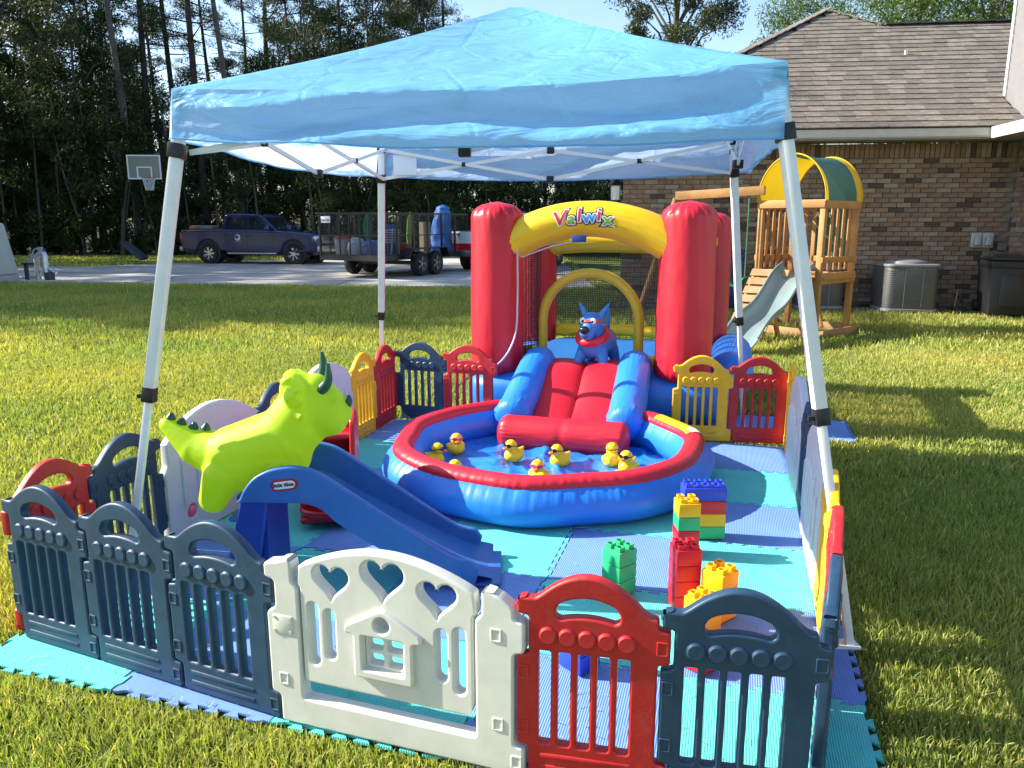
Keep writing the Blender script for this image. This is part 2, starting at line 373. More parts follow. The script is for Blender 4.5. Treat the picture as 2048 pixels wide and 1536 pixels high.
# ================================================================== trees
def leaf_cloud(centers, radii, n, size, flat=1.0, seed=0, asp=.55, droop=0):
    r = np.random.RandomState(seed); k = len(centers); idx = r.randint(0, k, n); c = np.asarray(centers)[idx]; rad = np.asarray(radii)[idx]
    d = r.randn(n, 3); d /= np.linalg.norm(d, axis=1)[:, None]; q = r.rand(n)**.45
    p = c+d*(rad*q)[:, None]*np.array([1, 1, flat])
    u = r.randn(n, 3); u[:, 2] -= droop; u /= np.linalg.norm(u, axis=1)[:, None]; v = np.cross(u, r.randn(n, 3)); v /= np.linalg.norm(v, axis=1)[:, None]
    s = size*(.6+.8*r.rand(n)); u *= s[:, None]; v *= (s*asp)[:, None]
    V = np.stack([p-u, p+v*.5, p+u, p-v*.5], 1).reshape(-1, 3); F = np.arange(n)[:, None]*4+np.array([[0, 1, 2, 3]])
    me = fast_mesh('crown', V, F, 4)
    t = .65+.7*r.rand(n); cl = (.8+.4*r.rand(k))[idx]; t = t*cl
    col = np.stack([t*(.9+.3*r.rand(n)), t, t*(.8+.4*r.rand(n)), np.ones(n)], 1)
    a = me.attributes.new('tint', 'FLOAT_COLOR', 'FACE'); a.data.foreach_set('color', col.astype(np.float32).ravel()); return me
bark_p = MT('pine bark', (.055, .043, .036), rough=.95, var=.45, vscale=3, bump=1, bscale=14)
bark_g = MT('grey bark', (.10, .092, .08), rough=.95, var=.4, vscale=4, bump=.8, bscale=20)
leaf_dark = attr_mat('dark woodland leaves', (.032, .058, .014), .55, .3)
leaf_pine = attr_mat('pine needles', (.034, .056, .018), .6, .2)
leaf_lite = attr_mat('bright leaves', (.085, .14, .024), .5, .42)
leaf_oak = attr_mat('grey green oak leaves', (.065, .085, .035), .45, .25)
def pine_meshes(seed, h, crown0, bend):
    q = random.Random(seed); b = MB(); path = []; rads = []
    for i in range(9):
        t = i/8; path.append((bend*math.sin(t*2.2)*t, bend*.5*t*t, h*t-.1)); rads.append(.21*(1-.85*t)+.02)
    b.tube(path, rads, 9); cs = []; rr = []
    def pos(z):
        t = z/h; return Vector((bend*math.sin(t*2.2)*t, bend*.5*t*t, z))
    for i in range(34):
        z = h*(crown0+(1-crown0)*q.random()**.85); t = (z/h-crown0)/(1-crown0); L_ = (.7+2.7*(1-t)**.7)*(.5+.6*q.random()); a = q.random()*6.28
        p0 = pos(z); p1 = p0+Vector((math.cos(a)*L_, math.sin(a)*L_, L_*(.05+.3*q.random())))
        b.tube([p0, (p0+p1)/2+Vector((0, 0, -.1)), p1], [.045, .03, .012], 5)
        for f in (.55, .8, 1): cs.append(p0.lerp(p1, f)+Vector((q.uniform(-.25, .25), q.uniform(-.25, .25), q.uniform(0, .3)))); rr.append(.33+.42*q.random())
    for i in range(10):    # dead stubs
        z = h*(.25+(crown0-.25)*q.random()); a = q.random()*6.28; L_ = .4+1.1*q.random(); p0 = pos(z)
        b.tube([p0, p0+Vector((math.cos(a)*L_, math.sin(a)*L_, L_*q.uniform(-.1, .4)))], [.025, .008], 4)
    return b.mesh('trunk', 60), leaf_cloud([tuple(c) for c in cs], rr, 9500, .115, .7, seed, .3)
def broad_meshes(seed, h, rx, z0, n=8000, size=.105, ncl=46, trunk=.16, droop=.3):
    q = random.Random(seed); b = MB(); lean = q.uniform(-.4, .4)
    b.tube([(0, 0, -.1), (lean*.3, 0, h*.3), (lean, lean*.5, h*.6), (lean*1.3, lean, h*.92)], [trunk, trunk*.75, trunk*.5, .03], 8)
    cs = []; rr = []
    for i in range(ncl):
        z = z0+(h-z0)*q.random(); t = (z-z0)/(h-z0); w_ = rx*math.sin(math.pi*min(.97, max(.08, t*.82+.14)))**.6
        a = q.random()*6.28; d = w_*math.sqrt(q.random()); c = Vector((math.cos(a)*d+lean, math.sin(a)*d, z)); cs.append(tuple(c)); rr.append(rx*(.16+.2*q.random()))
        if i % 2 == 0:
            zz = max(h*.18, z-d*.9-.4); b.tube([(lean*zz/h, 0, zz), Vector((lean*.5, 0, (zz+z)/2)).lerp(c, .5), c], [trunk*.28, trunk*.17, .012], 5)
    return b.mesh('trunk', 60), leaf_cloud(cs, rr, n, size, .8, seed, .5, droop)
def tree(name, meshes, lm, bm_, x, y, label, cat='tree', s=1, rz=None, group=None, z=0):
    t = thing(name, label, cat, (x, y, z), rnd.random()*6.28 if rz is None else rz, group); t.scale = (s, s, s)
    inst('trunk', meshes[0], bm_, t); inst('crown', meshes[1], lm, t); return t
PINES = [pine_meshes(11, 23, .48, .5), pine_meshes(12, 21, .55, -.9), pine_meshes(13, 25, .42, .3), pine_meshes(14, 22, .6, 1.2)]
BROAD = [broad_meshes(21, 13, 3.0, 2.0, 15000), broad_meshes(22, 11, 3.4, 1.2, 15000), broad_meshes(23, 15, 3.2, 3.5, 15000)]
BUSH = [broad_meshes(31, 3.2, 1.7, .2, 2600, .11, 22, .05), broad_meshes(32, 4.6, 1.9, .3, 3000, .12, 26, .06)]
def fx(px, Y): return (px-1024)/FPX*Y*1.01
q = random.Random(5)
PLAB = {300: 'leaning pale pine trunk just right of the basketball backboard', 335: 'pine trunk behind the left front leg of the tent', 503: 'pale leaning pine trunk above the left slope of the tent roof', 432: 'straight dark pine above the left corner of the tent roof', 135: 'tall pine near the left edge of the picture', 168: 'second tall pine from the left edge, further back',
        868: 'rightmost tall pine standing left of the tent peak', 902: 'pine with thin crown close to the tent peak, further back'}
PL_ = 'tall dark pine trunk with high crown in the woods'
for px, Y, k in ((135, 42, 0), (168, 47, 1), (300, 39.5, 3), (335, 43, 2), (392, 46, 0), (432, 41, 2), (470, 50, 1), (503, 40, 3), (560, 48, 0), (28, 44, 2), (-60, 42, 1), (80, 52, 3), (230, 54, 0),
                 (620, 46, 1), (655, 52, 2), (705, 44, 0), (760, 50, 1), (815, 47, 3), (868, 43, 0), (902, 48, 2), (-140, 50, 0), (260, 60, 2), (360, 58, 1), (530, 60, 2), (20, 60, 0)):
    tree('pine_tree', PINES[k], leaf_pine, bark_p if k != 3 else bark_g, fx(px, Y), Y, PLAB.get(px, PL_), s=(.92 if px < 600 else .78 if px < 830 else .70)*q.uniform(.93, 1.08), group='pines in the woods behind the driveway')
BL_ = 'dense dark leafy tree filling the woods below the pines'
for px, Y, k, s in ((-420, 44, 1, 1.2), (-330, 41, 0, 1.1), (-250, 43, 2, 1.1), (-170, 40, 1, 1.15), (-90, 41, 0, 1.05), (10, 39.5, 1, 1.15), (70, 41, 2, 1.1), (120, 44, 0, 1.2), (185, 40, 1, 1.1), (225, 46, 2, 1.15), (265, 42.5, 0, .95), (330, 47, 1, .9), (380, 41.5, 1, .75), (415, 48, 0, .8), (455, 44, 1, .72), (500, 47, 2, .72),
                    (545, 43, 1, .8), (590, 47, 0, .95), (640, 43, 2, .95), (680, 48, 0, 1.05), (725, 44, 1, 1.1), (770, 47, 2, 1.0), (810, 43, 0, .95), (850, 48, 2, .95), (890, 44, 1, .95), (940, 47, 0, .75), (985, 44, 1, .68), (1035, 47, 0, .62),
                    (1085, 44, 1, .62), (1135, 48, 0, .62), (1185, 45, 1, .62), (1235, 48, 2, .5), (1290, 46, 0, .6), (60, 52, 0, 1.2), (160, 54, 1, 1.25), (300, 53, 0, .9), (640, 56, 1, 1.0), (780, 56, 0, 1.0), (890, 55, 1, .9)):
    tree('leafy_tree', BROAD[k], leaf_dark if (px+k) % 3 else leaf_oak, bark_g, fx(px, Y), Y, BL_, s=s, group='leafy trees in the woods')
for i, px in enumerate(range(-520, 1300, 52)):
    Y = 57+q.random()*10; tree('leafy_tree', BROAD[(i*2) % 3], leaf_dark, bark_g, fx(px, Y), Y, BL_, s=.62 if 340 < px < 640 else .95 if px < 900 else .72, group='leafy trees in the woods')
for i in range(36):
    px = -100+i*40+q.uniform(-14, 14); Y = 37.5+q.random()*4
    if px > 1330: break
    tree('undergrowth_bush', BUSH[i % 2], leaf_dark, bark_g, fx(px, Y), Y, 'dark bush in the undergrowth at the edge of the woods', 'bush', s=q.uniform(.8, 1.35), group='undergrowth along the woods')
# slender pale stems at the wood edge
for i, px in enumerate((40, 62, 88, 95, 108, 150, 190, 215, 293, 400, 455, 487, 535, 640)):
    Y = 37.5+q.random()*2; b = MB(); h = q.uniform(5, 9); ln = q.uniform(-.5, .5)
    b.tube([(0, 0, -.05), (ln*.3, 0, h*.5), (ln, 0, h)], [.07, .05, .02], 6); t = thing('sapling', 'slim pale sapling stem at the edge of the woods', 'tree', (fx(px, Y), Y, 0), 0, 'saplings along the woods')
    b.build('trunk', bark_g, t, 60); inst('crown', leaf_cloud([(ln, 0, h), (ln*.8, .3, h*.8), (ln*.6, -.3, h*.65)], [.8, .7, .6], 420, .1, .9, 60+i), leaf_dark, t)
# oak beyond the tent and trees behind the house
OAK = broad_meshes(41, 17.5, 3.1, 9.3, 32000, .10, 70, .28); LITE = [broad_meshes(42, 11.5, 4.2, 4, 30000, .085, 60, .2), broad_meshes(43, 12, 4.6, 5, 30000, .085, 64, .2)]
tree('oak_tree', OAK, leaf_oak, bark_g, fx(1330, 40), 40, 'grey green oak crown above the tent roof against the sky', s=1.0)
for px, Y, k, s, lb in ((1555, 31, 0, .83, 'bright leafy tree peeking over the left slope of the roof'), (1760, 33, 1, .92, 'leafy tree behind the roof ridge left of the siding'), (1900, 31, 1, .93, 'big sunlit leafy tree behind the roof beside the siding'), (2010, 34, 0, 1.05, 'leafy tree behind the house at the far right')):
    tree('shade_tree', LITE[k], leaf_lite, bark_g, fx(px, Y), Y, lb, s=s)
# trees left of the picture that throw the long shade across the back lawn and the house
for x, y, k, s in ((-24, 18.0, 0, 1.0), (-27, 19.5, 2, .95), (-23.5, 20.5, 3, 1.03), (-29, 22, 1, 1.12), (-25, 23.5, 2, .95), (-31, 24.5, 0, 1.05), (-27, 26, 1, 1.1), (-33, 27, 2, 1.0), (-36, 20, 3, 1.15), (-38, 23, 0, 1.15), (-25.5, 29, 2, 1), (-29, 31, 0, 1), (-27, 34, 1, 1), (-33, 33, 2, 1), (-37, 30, 3, 1)):
    tree('pine_tree', PINES[k], leaf_pine, bark_p, x, y, 'tall pine left of the yard', s=s, group='pines left of the yard')
for x, y, k, s in ((-20.5, 16.6, 0, 1.0), (-23, 18.6, 2, 1.2), (-26, 20.6, 0, 1.6), (-29, 19.5, 1, 1.6), (-33, 19, 2, 1.45), (-34, 22.5, 1, 1.8), (-26, 31, 1, 1.2), (-30, 30.5, 2, 1.2), (-31, 35, 0, 1.2), (-35, 32, 1, 1.3)):
    tree('leafy_tree', BROAD[k], leaf_dark, bark_g, x, y, 'leafy tree left of the yard', s=s, group='leafy trees left of the yard')

# ================================================================== house
HA = R(-7); house = thing('brick_house', 'brown brick house with shingled hip roof and grey siding gable at right', 'house', (2.15, 15.35, 0), HA)
br = [MT('brick tan', (.27, .18, .12), rough=.9, var=.25, vscale=9, bump=.6, bscale=60), MT('brick brown', (.215, .145, .10), rough=.9, var=.3, vscale=9, bump=.6, bscale=60),
      MT('brick umber', (.085, .058, .048), rough=.9, var=.3, vscale=9, bump=.6, bscale=60), MT('brick buff', (.30, .235, .175), rough=.9, var=.25, vscale=9, bump=.6, bscale=60)]
mortar = MT('mortar', (.27, .24, .205), rough=.95, var=.2, vscale=30)
WL, WH = 7.05, 3.02                       # main wall length and height to the soffit
wall = MB().box((WL/2+.1, .13, WH/2-.1), (WL+.2, .22, WH+.2)).build('wall', mortar, house)
bw, bh, gp = .255, .077, .011
unit = [MB().box((0, 0, 0), (bw, .05, bh), bev=.004).mesh('brick') for _ in range(1)][0]
half = MB().box((0, 0, 0), (bw/2-gp/2, .05, bh), bev=.004).mesh('brick')
sold = MB().box((0, 0, 0), (bh, .05, bw), bev=.004).mesh('brick')
for me in (unit, half, sold): me.materials.append(br[0])
q = random.Random(9); spots = []
def pick():
    r = q.random(); return 2 if r < .1 else 0 if r < .5 else 1 if r < .84 else 3
nc = int((WH-bw-gp)/(bh+gp))
for c in range(nc):
    z = .03+bh/2+c*(bh+gp); x = bw/2+(0 if c % 2 else (bw+gp)/2)
    if not c % 2: spots.append(('h', bw/4-gp/4, z))
    while x+bw/2 < WL+.01: spots.append(('u', x, z)); x += bw+gp
x = bh/2
while x < WL: spots.append(('s', x, WH-bw/2-.004)); x += bh+gp
spots.sort(key=lambda s: -(s[1]+ (3 if 0.6 < s[2] < 2.9 else 0)))
stuff = MB()
for i, (k, x, z) in enumerate(spots):
    me = {'u': unit, 'h': half, 's': sold}[k]; yo = q.uniform(-.004, .003); r_ = pick()
    if i < 300: inst('brick', me, br[r_], wall, (x, yo, z))
    else:
        d = {'u': (bw, .05, bh), 'h': (bw/2-gp/2, .05, bh), 's': (bh, .05, bw)}[k]; stuff.box((x, yo, z), d, mi=r_)
st = stuff.build('brickwork', br, wall); st['kind'] = 'stuff'
# right wing: brick return wall coming towards the camera, siding gable above
wing = MB().box((WL+.14, -3.6, 1.5), (.2, 7.2, 3.1)).build('wing_wall', mortar, house)
wst = MB()
for c in range(int(2.95/(bh+gp))):
    y = -.12-(0 if c % 2 else .13)
    while y > -6.9: wst.box((WL+.03, y, .03+bh/2+c*(bh+gp)), (.05, bw, bh), mi=pick()); y -= bw+gp
o = wst.build('brickwork', br, wing); o['kind'] = 'stuff'
trim = MT('painted trim', (.50, .475, .43), rough=.6, var=.08); soff = MT('soffit board', (.30, .27, .22), rough=.7, var=.1); sidm = MT('grey lap siding', (.20, .20, .205), rough=.7, var=.08, vscale=4)
EZ, OV = 3.12, .62                        # eave height, overhang
MB().box((WL/2-.6, -OV/2+.02, WH+.035), (WL+1.2, OV+.25, .03)).build('soffit', soff, house)
MB().box((WL/2-.85-.1, -OV-.02, EZ), (WL+.55, .035, .19)).build('fascia', trim, house)
MB().box((WL-.32, -4.2, WH+.03), (.9, 7.2, .03)).build('soffit', soff, house)
MB().box((WL-.78, -4.15-OV/2+.3, EZ), (.035, 7.1, .19)).build('fascia', trim, house)
# gable above the wing
for k in range(30):
    z = 3.42+k*.155; MB().bar((WL-.16, .32, z), (WL-.16, -7.0, z), .016, .165, up=(-.10, 0, 1)).build('siding_board', sidm, house)
MB().box((WL+.02, -3.4, 5.5), (.3, 7.3, 4.6)).build('gable_wall', mortar, house)
MB().box((WL-.16, .36, 5.6), (.07, .09, 4.6)).build('corner_trim', trim, house)
# low roof skirt of the wing
slope = .60
def roof_z(y): return EZ+.09+slope*(y+OV+.05)
MB().add([(WL-.80, -.3, EZ+.10), (WL-.80, -7.6, EZ+.10), (WL-.16, -7.6, EZ+.30), (WL-.16, -.3, EZ+.30)], [(3, 2, 1, 0)]).build('wing_roof', MT('dark shingle', (.06, .055, .05), rough=.95, var=.3, vscale=12), house)
# main roof planes: local polygon on the slope facing the camera
YR, YP, XP, XL = 3.75, 4.75, 4.7, -.72      # ridge depth, peak depth, peak x, left eave x
roofm = MT('roof deck', (.05, .045, .04), rough=.95)
XR = 7.25; xr1 = XP+(YP-YR)
rb = MB(); e0 = -OV-.05
rb.add([(XL, e0, roof_z(e0)), (WL+.1, e0, roof_z(e0)), (WL+.1, .3, roof_z(.3)), (WL+5, .3, roof_z(.3)), (WL+5, YR, roof_z(YR)), (xr1, YR, roof_z(YR)), (XP, YP, roof_z(YP))], [(0, 1, 2, 3, 4, 5, 6)])
rb.add([(XL, e0, roof_z(e0)), (XP, YP, roof_z(YP)), (XL, 12.5, roof_z(e0))], [(0, 1, 2)])
rb.add([(xr1, YR, roof_z(YR)), (WL+5, YR, roof_z(YR)), (WL+5, 10, roof_z(e0)), (XP, YP, roof_z(YP))], [(0, 1, 2, 3)])
roof = rb.build('roof', roofm, house)
shm = [MT('shingle brown', (.165, .14, .115), rough=.95, var=.3, vscale=7, bump=.7, bscale=120), MT('shingle grey', (.135, .115, .098), rough=.95, var=.3, vscale=7, bump=.7, bscale=120), MT('shingle pale', (.19, .162, .136), rough=.95, var=.3, vscale=7, bump=.7, bscale=120)]
th = math.atan(slope); tw, tl = .29, .235
tab = MB().box((0, 0, 0), (tw-.008, tl+.03, .02)).mesh('shingle'); tab.materials.append(shm[0]); tabs = []
ncr = int((YP-e0)/math.cos(th)/tl)
for c in range(ncr+1):
    y = e0+(c+.5)*tl*math.cos(th); f = (y-e0)/(YP-e0); x0 = XL+(XP-XL)*f
    x1 = WL+.06 if y < .3 else WL+3.6 if y < YR else XP+(YP-y)
    x = x0+tw/2+(c % 2)*tw/2+q.uniform(-.05, .05)
    while x+tw/2 < x1: tabs.append((x, y)); x += tw
tabs.sort(key=lambda t: (t[1] > 4.2)-(t[0] > 2.2)); ss = MB()
RT = Matrix.Rotation(th-.07, 4, 'X')
for i, (x, y) in enumerate(tabs):
    p = (x, y, roof_z(y)+.022+q.uniform(0, .006)); k = q.choice((0, 0, 1, 1, 2))
    if i < 300: inst('shingle', tab, shm[k], roof, p, (th-.07, 0, 0))
    else: ss.box((0, 0, 0), (tw-.008, tl+.03, .02), M=Matrix.Translation(p) @ RT, mi=k)
o = ss.build('shingle_courses', shm, roof); o['kind'] = 'stuff'
def ridge(a, b, n):
    a = Vector(a); b = Vector(b)
    for i in range(n):
        p0 = a.lerp(b, i/n); p1 = a.lerp(b, (i+1.15)/n); m = MB(); m.bar(p0+Vector((0, 0, .035)), p1+Vector((0, 0, .05)), .26, .02); m.build('ridge_cap', shm[q.randrange(3)], roof)
ridge((XL, e0, roof_z(e0)), (XP, YP, roof_z(YP)), 30); ridge((xr1, YR, roof_z(YR)), (XP, YP, roof_z(YP)), 7); ridge((xr1, YR, roof_z(YR)), (WL+3.6, YR, roof_z(YR)), 13)
MB().bar((5.7, 2.2, roof_z(2.2)), (5.7, 2.2, roof_z(2.2)+.12), .05, .05).build('vent_pipe', whitem, roof)
# outlet boxes and meter on the wall
hm = lambda x, z, y=-.03: house.matrix_world @ Vector((x, y, z))
boxm = MT('grey outlet cover', (.42, .46, .46), rough=.3)
bpy.context.view_layer.update()
def wall_x(px):   # local wall coordinate under a photo column
    d = Vector(((px-1024)/FPX, CP, 0)); c = math.cos(HA); s = math.sin(HA); o0 = house.location
    t = (o0.y-o0.x*s/c)/(d.y-d.x*s/c); return (d.x*t-o0.x)/c
for px, lb in ((1915, 'left grey covered outlet box on the brick wall'), (1937, 'right grey covered outlet box on the brick wall')):
    X = wall_x(px); t = thing('outlet_box', lb, 'outlet box', hm(X, 1.28), HA); MB().box((0, -.02, 0), (.19, .045, .27), bev=.008).build('box', boxm, t, 40)
    MB().box((0, -.07, -.01), (.12, .06, .17), bev=.015, taper=(.8, .3)).build('lid', boxm, t, 40)
t = thing('faucet_box', 'small rusty wall fitting beside the outlet boxes', 'wall fitting', hm(wall_x(1966), 1.16), HA); MB().box((0, -.02, 0), (.16, .05, .13), bev=.008).build('plate', MT('weathered fitting', (.16, .15, .12), rough=.8, var=.3), t, 40); MB().cyl((0, -.02, -.06), (0, -.09, -.09), .015).build('spout', steel, t, 40)
# carriage lamp on the house corner
t = thing('wall_lamp', 'black wall lantern on the left corner of the house', 'lamp', hm(-.14, 2.15, .1), HA)
MB().lathe([(.001, .28), (.03, .25), (.13, .17), (.14, .15), (.001, .15)], 8).build('cap', blackp, t); MB().lathe([(.10, .15), (.085, -.12), (.001, -.14)], 8).build('glass', MT('lamp glass', (.8, .82, .8), rough=.08, spec=.8), t)
MB().lathe([(.088, -.12), (.09, -.16), (.001, -.2)], 8).build('base', blackp, t); MB().cyl((.0, 0, .2), (.14, .0, .2), .02).build('arm', blackp, t)
# paving strip along the house
b = MB(); b.box((WL/2, -.45, .015), (WL+.6, .95, .07)); o = b.build('house_apron', ground_mat('dark paving', [(.07, .07, .07), (.12, .115, .11), (.17, .165, .16)], (2, 30)), None, loc=house.location, rot=(0, 0, HA)); o['kind'] = 'structure'
# ================================================================== foam play mat
def foam_mat(name, col):
    m = mat(name, col, rough=.75, var=.09, vscale=3, spec=.3, dirt=((.16, .17, .12), .16, 7)); N = m.node_tree.nodes; L = m.node_tree.links
    tc = N['Texture Coordinate']; sx = N.new('ShaderNodeSeparateXYZ'); L.new(tc.outputs['Object'], sx.inputs[0])
    def sn(a, b, k):
        s_ = N.new('ShaderNodeMath'); s_.operation = 'ADD'; L.new(a, s_.inputs[0]); L.new(b, s_.inputs[1])
        mu = N.new('ShaderNodeMath'); mu.operation = 'MULTIPLY'; mu.inputs[1].default_value = k; L.new(s_.outputs[0], mu.inputs[0])
        si = N.new('ShaderNodeMath'); si.operation = 'SINE'; L.new(mu.outputs[0], si.inputs[0]); return si.outputs[0]
    ng = N.new('ShaderNodeMath'); ng.operation = 'MULTIPLY'; ng.inputs[1].default_value = -1; L.new(sx.outputs['Y'], ng.inputs[0])
    k = 2*math.pi/.0165; p = N.new('ShaderNodeMath'); p.operation = 'MULTIPLY'; L.new(sn(sx.outputs['X'], sx.outputs['Y'], k), p.inputs[0]); L.new(sn(sx.outputs['X'], ng.outputs[0], k), p.inputs[1])
    bp = N.new('ShaderNodeBump'); bp.inputs['Strength'].default_value = .6; bp.inputs['Distance'].default_value = .0022
    L.new(p.outputs[0], bp.inputs['Height']); L.new(bp.outputs[0], N['Principled BSDF'].inputs['Normal']); return m
teal = foam_mat('teal foam', (.11, .60, .56)); blfoam = foam_mat('blue foam', (.15, .29, .66))
def edge(s, n=8, d=.0115):
    h = s/(2*n); P = [(0, 0), (.55*h, 0)]
    for i in range(1, 2*n-1):
        y = d if i % 2 else -d; P += [((i-.22)*h, y), ((i+1.22)*h, y)] if 1 < i < 2*n-2 else ([(i*h+.1*h, y), ((i+1.22)*h, y)] if i == 1 else [((i-.22)*h, y), ((i+.9)*h, y)])
    P += [(s-.55*h, 0)]; return P
E_ = edge(TS)
outline = [(x, y) for x, y in E_]+[(TS+y, x) for x, y in E_]+[(x, TS+y) for x, y in reversed(E_+[(TS, 0)])][0:-1]+[(y, x) for x, y in reversed(E_+[(TS, 0)])][0:-1]
cxy = TS/2; outline = [((x-cxy)*.992+cxy, (y-cxy)*.992+cxy) for x, y in outline]
tile_me = plate_mesh('foam_tile', [outline], .012, .0015, 1, 30, upright=False)
matroot = thing('play_mat', 'interlocking teal and blue foam tile mat under the play pen', 'play mat', (0, 0, 0))
q = random.Random(2)
for i in range(-3, 2):
    for j in range(-3, 3):
        p = mat_pt(i, j); inst('foam_tile', tile_me, teal if (i+j) % 2 == 0 else blfoam, matroot, (p.x, p.y, .0085+q.uniform(0, .002)), (q.uniform(-.0045, .0045), q.uniform(-.0045, .0045), MA+q.uniform(-.003, .003)))
c = TILE_C; p = c-MU*TS
o = inst('foam_tile', tile_me, blfoam, None, (p.x, p.y, .0075), (0, 0, MA)); tagit(o, 'single blue foam tile lying on grass outside the red rear panel', 'foam tile')
p = c-MU*TS*2; o = inst('foam_tile', tile_me, blfoam, None, (p.x+.0, p.y, .0075), (0, 0, MA)); tagit(o, 'blue foam tile glimpsed through the slots of the red rear panel', 'foam tile')

# clippings and bits of dry grass tracked onto the mat
def clippings():
    r_ = np.random.RandomState(8); n = 420; u = r_.uniform(-3, 2, n)*TS; v = r_.uniform(-3, 3, n)*TS; k = r_.rand(n) < .55; v[k] = (-3+np.abs(r_.randn(k.sum()))*.35)*TS; P = np.array([[MJ.x, MJ.y, .024]])+u[:, None]*np.array(MU)+v[:, None]*np.array(MV)
    a = r_.rand(n)*6.283; L_ = .006+.016*r_.rand(n); d = np.stack([np.cos(a)*L_, np.sin(a)*L_, .002*r_.rand(n)], 1); w_ = np.stack([-np.sin(a)*.0012, np.cos(a)*.0012, np.zeros(n)], 1)
    V = np.stack([P-d-w_, P-d+w_, P+d+w_, P+d-w_], 1).reshape(-1, 3); me = fast_mesh('grass_clippings', V, np.arange(n)[:, None]*4+np.array([[0, 1, 2, 3]]), 4)
    c = np.ones((n, 4)); c[:, :3] = np.array([1.3, 1.0, 1.1])*(.5+r_.rand(n)[:, None]); at_ = me.attributes.new('tint', 'FLOAT_COLOR', 'FACE'); at_.data.foreach_set('color', c.astype(np.float32).ravel())
    me.materials.append(grass_m); o = bpy.data.objects.new('grass_clippings', me); link(o); tagit(o, 'dry grass clippings scattered on the foam mat', 'grass clippings', kind='stuff')
clippings()

# ================================================================== play pen fence
PW = .415; FS = 1.03
def panel_outline(w_=PW, shoulder=.505, peak=.612, lt=.545):
    P = [(.036, 0), (w_+.028, 0), (w_+.028, .088), (w_-.006, .094), (w_-.006, .385), (w_+.028, .391), (w_+.028, .484), (w_-.006, .490), (w_-.006, shoulder+.012), (w_-.03, shoulder+.016)]
    arch = [(w_-.05+(.075-(w_-.05))*t, shoulder+.018+(peak-shoulder-.018)*math.sin(math.pi*(.03+.90*t))**.85+.012*t) for t in [k/22 for k in range(23)]]
    L_ = [(.055, lt), (.002, lt), (.002, .497), (.036, .492), (.036, .380), (.002, .374), (.002, .100), (.036, .094), (.036, 0)]
    return rounded(P+arch+L_[:-1], .008, 3)
def handle(x0, x1, z0, z1):
    P = []; n = 14
    for k in range(n+1):
        t = k/n; P.append((x1+(x0-x1)*t, z1-.026*(2*t-1)**2-(.012 if k in (0, n) else 0)))
    for k in range(n+1):
        t = k/n; P.append((x0+(x1-x0)*t, z0-.014*(2*t-1)**2+.004+(.012 if k in (0, n) else 0)))
    return rounded(P, .006, 2)
def slots(): return [rrect(.066+k*.0575, .108, .066+k*.0575+.037, .392, .007) for k in range(5)]
pan_me = plate_mesh('panel_body', [panel_outline(), handle(.115, .300, .497, .556)]+slots(), .034, .007, 2, 40)
disc_me = MB().lathe([(.001, -.025), (.021, -.025), (.0265, -.020), (.0265, .020), (.021, .025), (.001, .025)], 20, Matrix.Rotation(math.pi/2, 4, 'X')).mesh('disc', 40)
rib_me = MB().box((0, 0, 0), (.27, .042, .016), bev=.005).mesh('rib', 40)
sock_me = plate_mesh('socket', [rrect(-.017, -.021, .017, .021, .004), rrect(-.011, -.015, .011, .015, .003)], .040, .002, 1, 30)
def face_dir(a, b): return math.atan2(b[1]-a[1], b[0]-a[0])
def fence_panel(a, b, m, label, group='plastic panels of the play pen fence', flip=False):
    if flip: a, b = b, a
    t = thing('fence_panel', label, 'fence panel', (a[0], a[1], .021), face_dir(a, b), group)
    sx = math.dist(a, b)/PW; t.scale = (sx, 1, FS)
    inst('panel_body', pan_me, m, t)
    for k in range(5): inst('disc', disc_me, m, t, (.094+k*.0565, 0, .440))
    for z in (.036, .072): inst('rib', rib_me, m, t, (PW/2, 0, z))
    for x, z in ((.022, .325), (.022, .155), (PW+.006, .437), (PW+.006, .044)): inst('socket', sock_me, m, t, (x, 0, z))
    return t
# front row, left to right
p0, p1, p2, p3, p4, p5, p6 = (-1.92, 2.76), (-1.54, 2.595), (-1.16, 2.425), (-.77, 2.255), (.015, 1.99), (.405, 1.905), (.805, 1.825)
fence_panel(p0, p1, navy, 'leftmost navy slatted panel of the front row'); fence_panel(p1, p2, navy, 'middle navy panel of the three left of the white gate'); fence_panel(p2, p3, navy, 'navy slatted panel joined to the left post of the white gate')
fence_panel(p4, p5, redp, 'red slatted panel joined to the right post of the white gate'); fence_panel(p5, p6, navy, 'navy slatted front panel at the right front corner')
# right side, front to back
r = [(.84, 1.86), (1.02, 2.25), (1.185, 2.66), (1.315, 3.055), (1.54, 3.82), (1.66, 4.22), (1.87, 4.985), (1.985, 5.375)]
fence_panel(r[0], r[1], navy, 'navy panel seen edge on just behind the right front corner'); fence_panel(r[1], r[2], redp, 'red panel seen edge on along the right side')
fence_panel(r[2], r[3], yelp, 'yellow panel on the right side by the tent leg'); fence_panel(r[4], r[5], navy, 'navy panel between two white game panels on the right side')
fence_panel(r[6], r[7], yelp, 'narrow looking yellow panel at the right rear corner')
# left side, front to back
l = [(-1.935, 2.80), (-1.83, 3.19), (-1.71, 3.585), (-1.48, 4.345), (-1.37, 4.735), (-1.165, 5.435), (-1.06, 5.81), (-.955, 6.19)]
fence_panel(l[0], l[1], redp, 'red panel behind the leftmost navy panel', flip=True); fence_panel(l[1], l[2], navy, 'dark navy panel left of the pale arched game panel', flip=True)
fence_panel(l[3], l[4], navy, 'navy panel mostly hidden behind the green dinosaur', flip=True); fence_panel(l[5], l[6], yelp, 'yellow panel at the left rear beside the red one', flip=True); fence_panel(l[6], l[7], redp, 'dark red panel at the left rear corner', flip=True)
